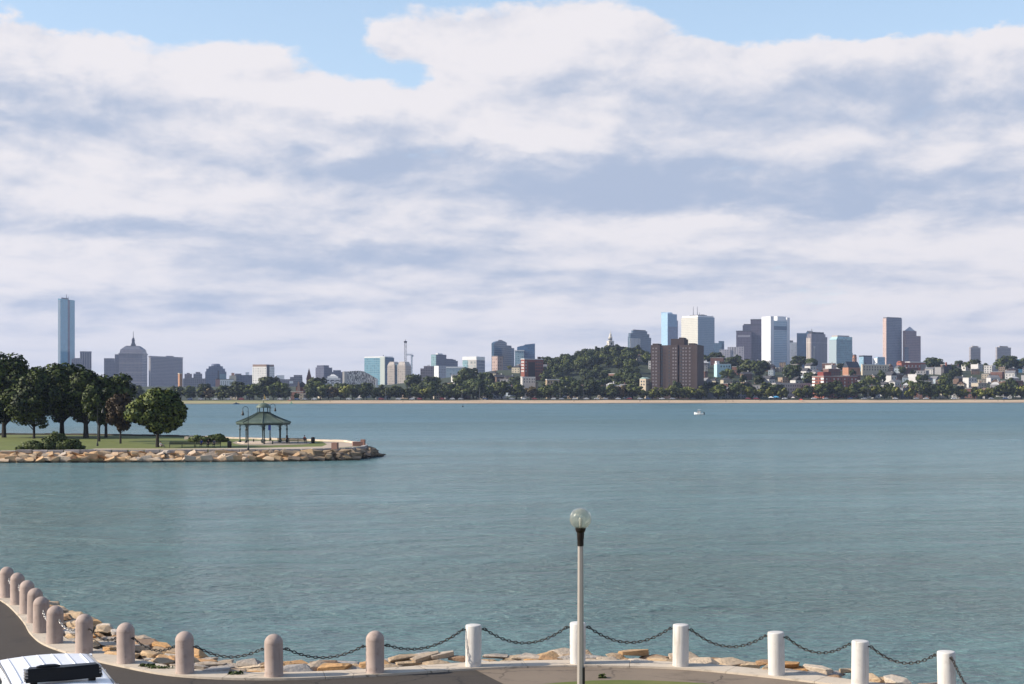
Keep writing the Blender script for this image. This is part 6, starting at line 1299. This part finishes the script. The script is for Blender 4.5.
# the wooded hill
for _ in range(92):
    f = rr.random(); Y = 1400 + f * 430; c = 590 + rr.uniform(-45, 60); 
    if not (548 < c < 652): continue
    put_tree(c, Y, rr.choice([0, 1, 2, 3, 3, 2]), rr.uniform(.62, .95), 4)
for px in [546, 553, 559, 566, 573, 580, 586, 592, 598, 603, 617, 624, 630, 637, 644, 656]: put_tree(px, rr.uniform(1830, 1860), rr.choice([0, 1, 3]), rr.uniform(.72, .92), 5)
for px, k, s in [(706, 3, .8), (716, 0, 1.0), (721, 2, .9), (736, 0, .7), (800, 0, 1.0), (796, 2, 1.0), (935, 3, 1.15), (930, 0, 1.0), (959, 0, .8), (967, 2, .75), (975, 0, .8), (986, 2, .7), (1003, 3, 1.1), (1010, 0, 1.15), (1018, 3, 1.0), (1026, 0, 1.1), (510, 4, .5), (545, 2, .6)]: put_tree(px, 1770 + rr.uniform(-10, 25), k, s, 5)
trow = ['in the beachfront row', 'in the second row', 'in the third row', 'among hillside houses', 'on the wooded hill', 'along the ridge']
print('TREES', len(titems), 'HOUSES', len(hitems))
number_labels(titems, lambda a, row, o, s, m: '%s tree %s, %s %s of %s' % (a, trow[row], o, s, m), 'trees of the far shore')

# cars on the shore road
def car_proto(colname, c):
    t = empty('parked_car', (0, -500, -50)); m = mat('paint_' + colname, c, .3, .02, 1, spec=.6)
    bm = bmesh.new(); prism(bm, [(-2.2, -.88), (2.2, -.88), (2.2, .88), (-2.2, .88)], .35, .95, [(-2.15, -.84), (2.1, -.84), (2.1, .84), (-2.15, .84)]); prism(bm, [(-1.7, -.80), (1.1, -.80), (1.1, .80), (-1.7, .80)], 1.30, 1.5, [(-1.35, -.66), (.6, -.66), (.6, .66), (-1.35, .66)]); bmesh.ops.bevel(bm, geom=list(bm.edges), offset=.06, segments=1, affect='EDGES'); link('body', mesh_of('body', bm), m, t)
    bm = bmesh.new(); prism(bm, [(-1.85, -.80), (1.35, -.80), (1.35, .80), (-1.85, .80)], .94, 1.32, [(-1.65, -.76), (1.05, -.76), (1.05, .76), (-1.65, .76)]); link('window_band', mesh_of('window_band', bm), pane, t)
    for sx in (-1.35, 1.35):
        for sy in (-.8, .8):
            bm = bmesh.new(); lathe(bm, [(0, -.1), (.33, -.1), (.33, .1), (0, .1)], 12); w = link('wheel', mesh_of('wheel', bm), roofdark, t, (sx, sy, .33)); w.rotation_euler = (R(90), 0, 0)
    return t
ccol = {'white': (.75, .75, .75), 'silver': (.45, .46, .48), 'black': (.015, .015, .018), 'red': (.35, .02, .02), 'blue': (.04, .09, .22)}
cp = {k: car_proto(k, v) for k, v in ccol.items()}; cused = set(); citems = []
px = 190
while px < 1024:
    if rr.random() < .72:
        k = rr.choice(['white', 'white', 'white', 'silver', 'silver', 'black', 'red', 'blue']); o = cp[k] if k not in cused else copy_tree(cp[k]); cused.add(k); Y = SY(px, rr.choice([1301.6, 1306.2])); o.location = ((px - 512) * Y / F, Y, 2.84); o.rotation_euler = (0, 0, rr.choice([0, math.pi])); o['category'] = 'car'; citems.append((o, px, 0, MARKS, k))
    px += rr.uniform(7, 15)
number_labels(citems, lambda a, row, o, s, m: '%s car parked behind the beach, %s %s of %s' % (a, o, s, m), 'cars parked along the shore road')

# beach things
def tent(px, Y, col, name, label, w=3.2, h=2.6):
    Y = SY(px, Y); X = (px - 512) * Y / F; t = empty(name, (X, Y, ground(X, Y) + .06), rr.uniform(-.3, .3), label, 'tent'); bm = bmesh.new()
    prism(bm, [(-w / 2, -w / 2), (w / 2, -w / 2), (w / 2, w / 2), (-w / 2, w / 2)], h * .62, h, [(-.1, -.1), (.1, -.1), (.1, .1), (-.1, .1)]); link('canopy', mesh_of('canopy', bm), mat('canvas_' + col[0], col[1], .8), t)
    for sx in (-1, 1):
        for sy in (-1, 1): bm = bmesh.new(); tube(bm, [(sx * w * .46, sy * w * .46, 0), (sx * w * .46, sy * w * .46, h * .66)], .05, 5); link('leg', mesh_of('leg', bm), steel, t)
tent(801, 1272, ('red', (.62, .07, .04)), 'beach_tent', 'small red tent on the sand below the long red brick house', 3.4, 2.2)
tent(776, 1294, ('blue', (.08, .35, .60)), 'beach_tent', 'bright blue tent at the back of the beach below the white slab tower', 5.2, 3.2); tent(771, 1293, ('white', (.75, .74, .72)), 'beach_tent', 'white tent beside the bright blue tent on the beach', 4, 3)
tent(793, 1293, ('pale', (.62, .55, .5)), 'beach_tent', 'pale tent at the back of the beach left of the red tent', 3.4, 2.8)
def sail(px, Y, py0, py1, c, label, hull):
    Y = SY(px, Y); X = (px - 512) * Y / F; k = Y / F; h = (py1 - py0) * k; z0 = max(ground(X, Y), 0) + .05; t = empty('sailboard', (X, Y, z0), R(15), label, 'sailboat'); bm = bmesh.new()
    tube(bm, [(0, 0, 0), (.1, 0, h)], .06, 6); link('mast', mesh_of('mast', bm), steel, t); bm = bmesh.new(); prism(bm, [(.05, -.02), (h * .42, -.02), (h * .42, .02), (.05, .02)], .7, h, [(.08, -.01), (.16, -.01), (.16, .01), (.08, .01)]); link('sail', mesh_of('sail', bm), mat('sail_' + label.split()[0], c, .7), t)
    bm = bmesh.new(); lathe(bm, [(0, -1.9), (.22, -1.3), (.36, -.2), (.33, .9), (.2, 1.7), (0, 1.9)], 10); o = link('hull', mesh_of('hull', bm, True), mat('hull_' + label.split()[0], hull, .5), t, (.2, 0, .2)); o.rotation_euler = (0, R(90), 0); o.scale = (.5, 1.4, 1)
sail(263.8, 1298, 393.0, 399.2, (.75, .45, .10), 'yellow sail of a small dinghy drawn up behind the grassy beach', (.7, .7, .7)); sail(289.2, 1292, 396.5, 400.5, (.72, .70, .70), 'white sail of a beached dinghy right of the yellow sail', (.6, .1, .1)); sail(290.8, 1252, 400.3, 403.2, (.05, .55, .22), 'green sail at the water edge below the white sail', (.05, .4, .2))
def skiff(px, Y, label, L, c):
    Y = SY(px, Y); X = (px - 512) * Y / F; t = empty('rowing_boat', (X, Y, .0), R(5), label, 'boat'); bm = bmesh.new(); o = [(-L / 2, -.6), (L * .2, -.7), (L / 2, 0), (L * .2, .7), (-L / 2, .6)]; prism(bm, [(x * .9, y * .7) for x, y in o], -.2, .75, o); link('hull', mesh_of('hull', bm), mat('skiff_' + label.split()[0], c, .5), t)
    bm = bmesh.new(); box(bm, -L * .2, L * .1, -.5, .5, .72, 1.4); bmesh.ops.bevel(bm, geom=list(bm.edges), offset=.1, segments=2, affect='EDGES'); link('cabin', mesh_of('cabin', bm), pane, t)
skiff(236.5, 1235, 'dark blue boat moored off the grassy beach near the gazebo', 4.6, (.05, .08, .16))
# pole in front of the trees, tall light poles along the shore
pitems = []
for px in (385.5, 462, 479.5, 560, 741, 868, 919):
    Y = SY(px, 1300); X = (px - 512) * Y / F; t = empty('light_pole', (X, Y, 2.75), 0, None, 'street lamp'); bm = bmesh.new(); lathe(bm, [(.14, 0), (.07, 10.5)], 8); link('pole', mesh_of('pole', bm), steel, t); bm = bmesh.new(); tube(bm, [(0, 0, 10.3), (0, -.8, 10.7), (0, -1.8, 10.7)], .06, 5); box(bm, -.15, .15, -2.3, -1.7, 10.6, 10.75); link('arm', mesh_of('arm', bm), steel, t); pitems.append((t, px, 0, MARKS, 'tall'))
number_labels(pitems, lambda a, row, o, s, m: '%s grey light pole behind the beach, %s %s of %s' % (a, o, s, m), 'light poles along the shore road')
# walkers on the sand: copies of two figures
ppl = [standing('', (0, -500, -50), 0, cl('beach_dark', (.03, .03, .04)), cl('beach_dark2', (.02, .02, .03)), 1.0, .16), standing('', (0, -500, -50), 0, REDC, GREYC, 1.0, .16)]
pw_items = []
for n_, (px, Y) in enumerate([(412, 1278), (403, 1270), (574, 1268), (596, 1284), (640, 1266), (669, 1262), (726, 1258), (733, 1262), (705, 1280), (760, 1272), (846, 1276), (898, 1270), (975, 1268), (998, 1262), (1004, 1264), (330, 1272)]):
    i = 1 if n_ in (9, 12) else 0; o = ppl[i] if n_ in (0, 9) else copy_tree(ppl[i]); Y = SY(px, Y); X = (px - 512) * Y / F; o.location = (X, Y, ground(X, Y) + .05); o.rotation_euler = (0, 0, rr.uniform(0, 6)); o['category'] = 'person'; pw_items.append((o, px, 0, MARKS, ['dark clothed', 'red shirted'][i]))
number_labels(pw_items, lambda a, row, o, s, m: '%s person walking on the beach, %s %s of %s' % (a, o, s, m), 'walkers on the beach')
# motor boat
def motor_boat():
    p = P(699, 414.6, 11 * F / (414.8 - 390)); t = empty('motor_boat', (p.x, p.y, 0), R(172), 'small white motor boat with a canopy and dark outboard on the open water', 'boat')
    white = mat('boat_white', (.82, .82, .80), .35, .02); bm = bmesh.new(); secs = []
    for x, w, zk, zt in [(-2.0, .85, -.15, .75), (-.5, .92, -.2, .78), (.8, .80, -.15, .90), (1.6, .45, .05, 1.05), (2.15, .05, .5, 1.18)]: secs.append([bm.verts.new(q) for q in [(x, -w, zt), (x, -w * .85, .2), (x, 0, zk), (x, w * .85, .2), (x, w, zt)]])
    for a, b in zip(secs, secs[1:]):
        for i in range(4): bm.faces.new([a[i], a[i + 1], b[i + 1], b[i]])
        bm.faces.new([a[4], a[0], b[0], b[4]])
    bm.faces.new(secs[0]); bm.faces.new(secs[-1][::-1]); bmesh.ops.recalc_face_normals(bm, faces=list(bm.faces)); link('hull', mesh_of('hull', bm), white, t)
    bm = bmesh.new(); box(bm, -.7, .7, -.55, .55, .8, 1.75); bmesh.ops.bevel(bm, geom=list(bm.edges), offset=.08, segments=2, affect='EDGES'); link('console', mesh_of('console', bm), mat('boat_cabin', (.55, .50, .46), .5), t)
    bm = bmesh.new(); box(bm, -1.0, .7, -.8, .8, 2.25, 2.38); bmesh.ops.bevel(bm, geom=list(bm.edges), offset=.04, segments=2, affect='EDGES'); link('canopy', mesh_of('canopy', bm), mat('boat_canopy', (.66, .66, .68), .6), t)
    for sx in (-.9, .6):
        for sy in (-.65, .65): bm = bmesh.new(); tube(bm, [(sx, sy, .75), (sx, sy, 2.27)], .03, 5); link('post', mesh_of('post', bm), steel, t)
    bm = bmesh.new(); box(bm, -2.45, -2.02, -.22, .22, .0, 1.25); bmesh.ops.bevel(bm, geom=list(bm.edges), offset=.1, segments=2, affect='EDGES'); link('outboard_motor', mesh_of('outboard_motor', bm), M['dark_metal'], t)
motor_boat()
# buoys: two dark specks on the water
for px, py, l in ((462.8, 407, 'small dark buoy floating on the far water below the white topped hall'),):
    p = onz(px, py, 0); bm = bmesh.new(); lathe(bm, [(.0, -.3), (.4, -.1), (.5, .3), (.3, .7), (.1, .9), (.06, 1.7), (0, 1.75)], 10); o = link('buoy', mesh_of('buoy', bm, True), M['dark_metal'], loc=(p.x, p.y, 0)); tag(o, l, 'buoy')
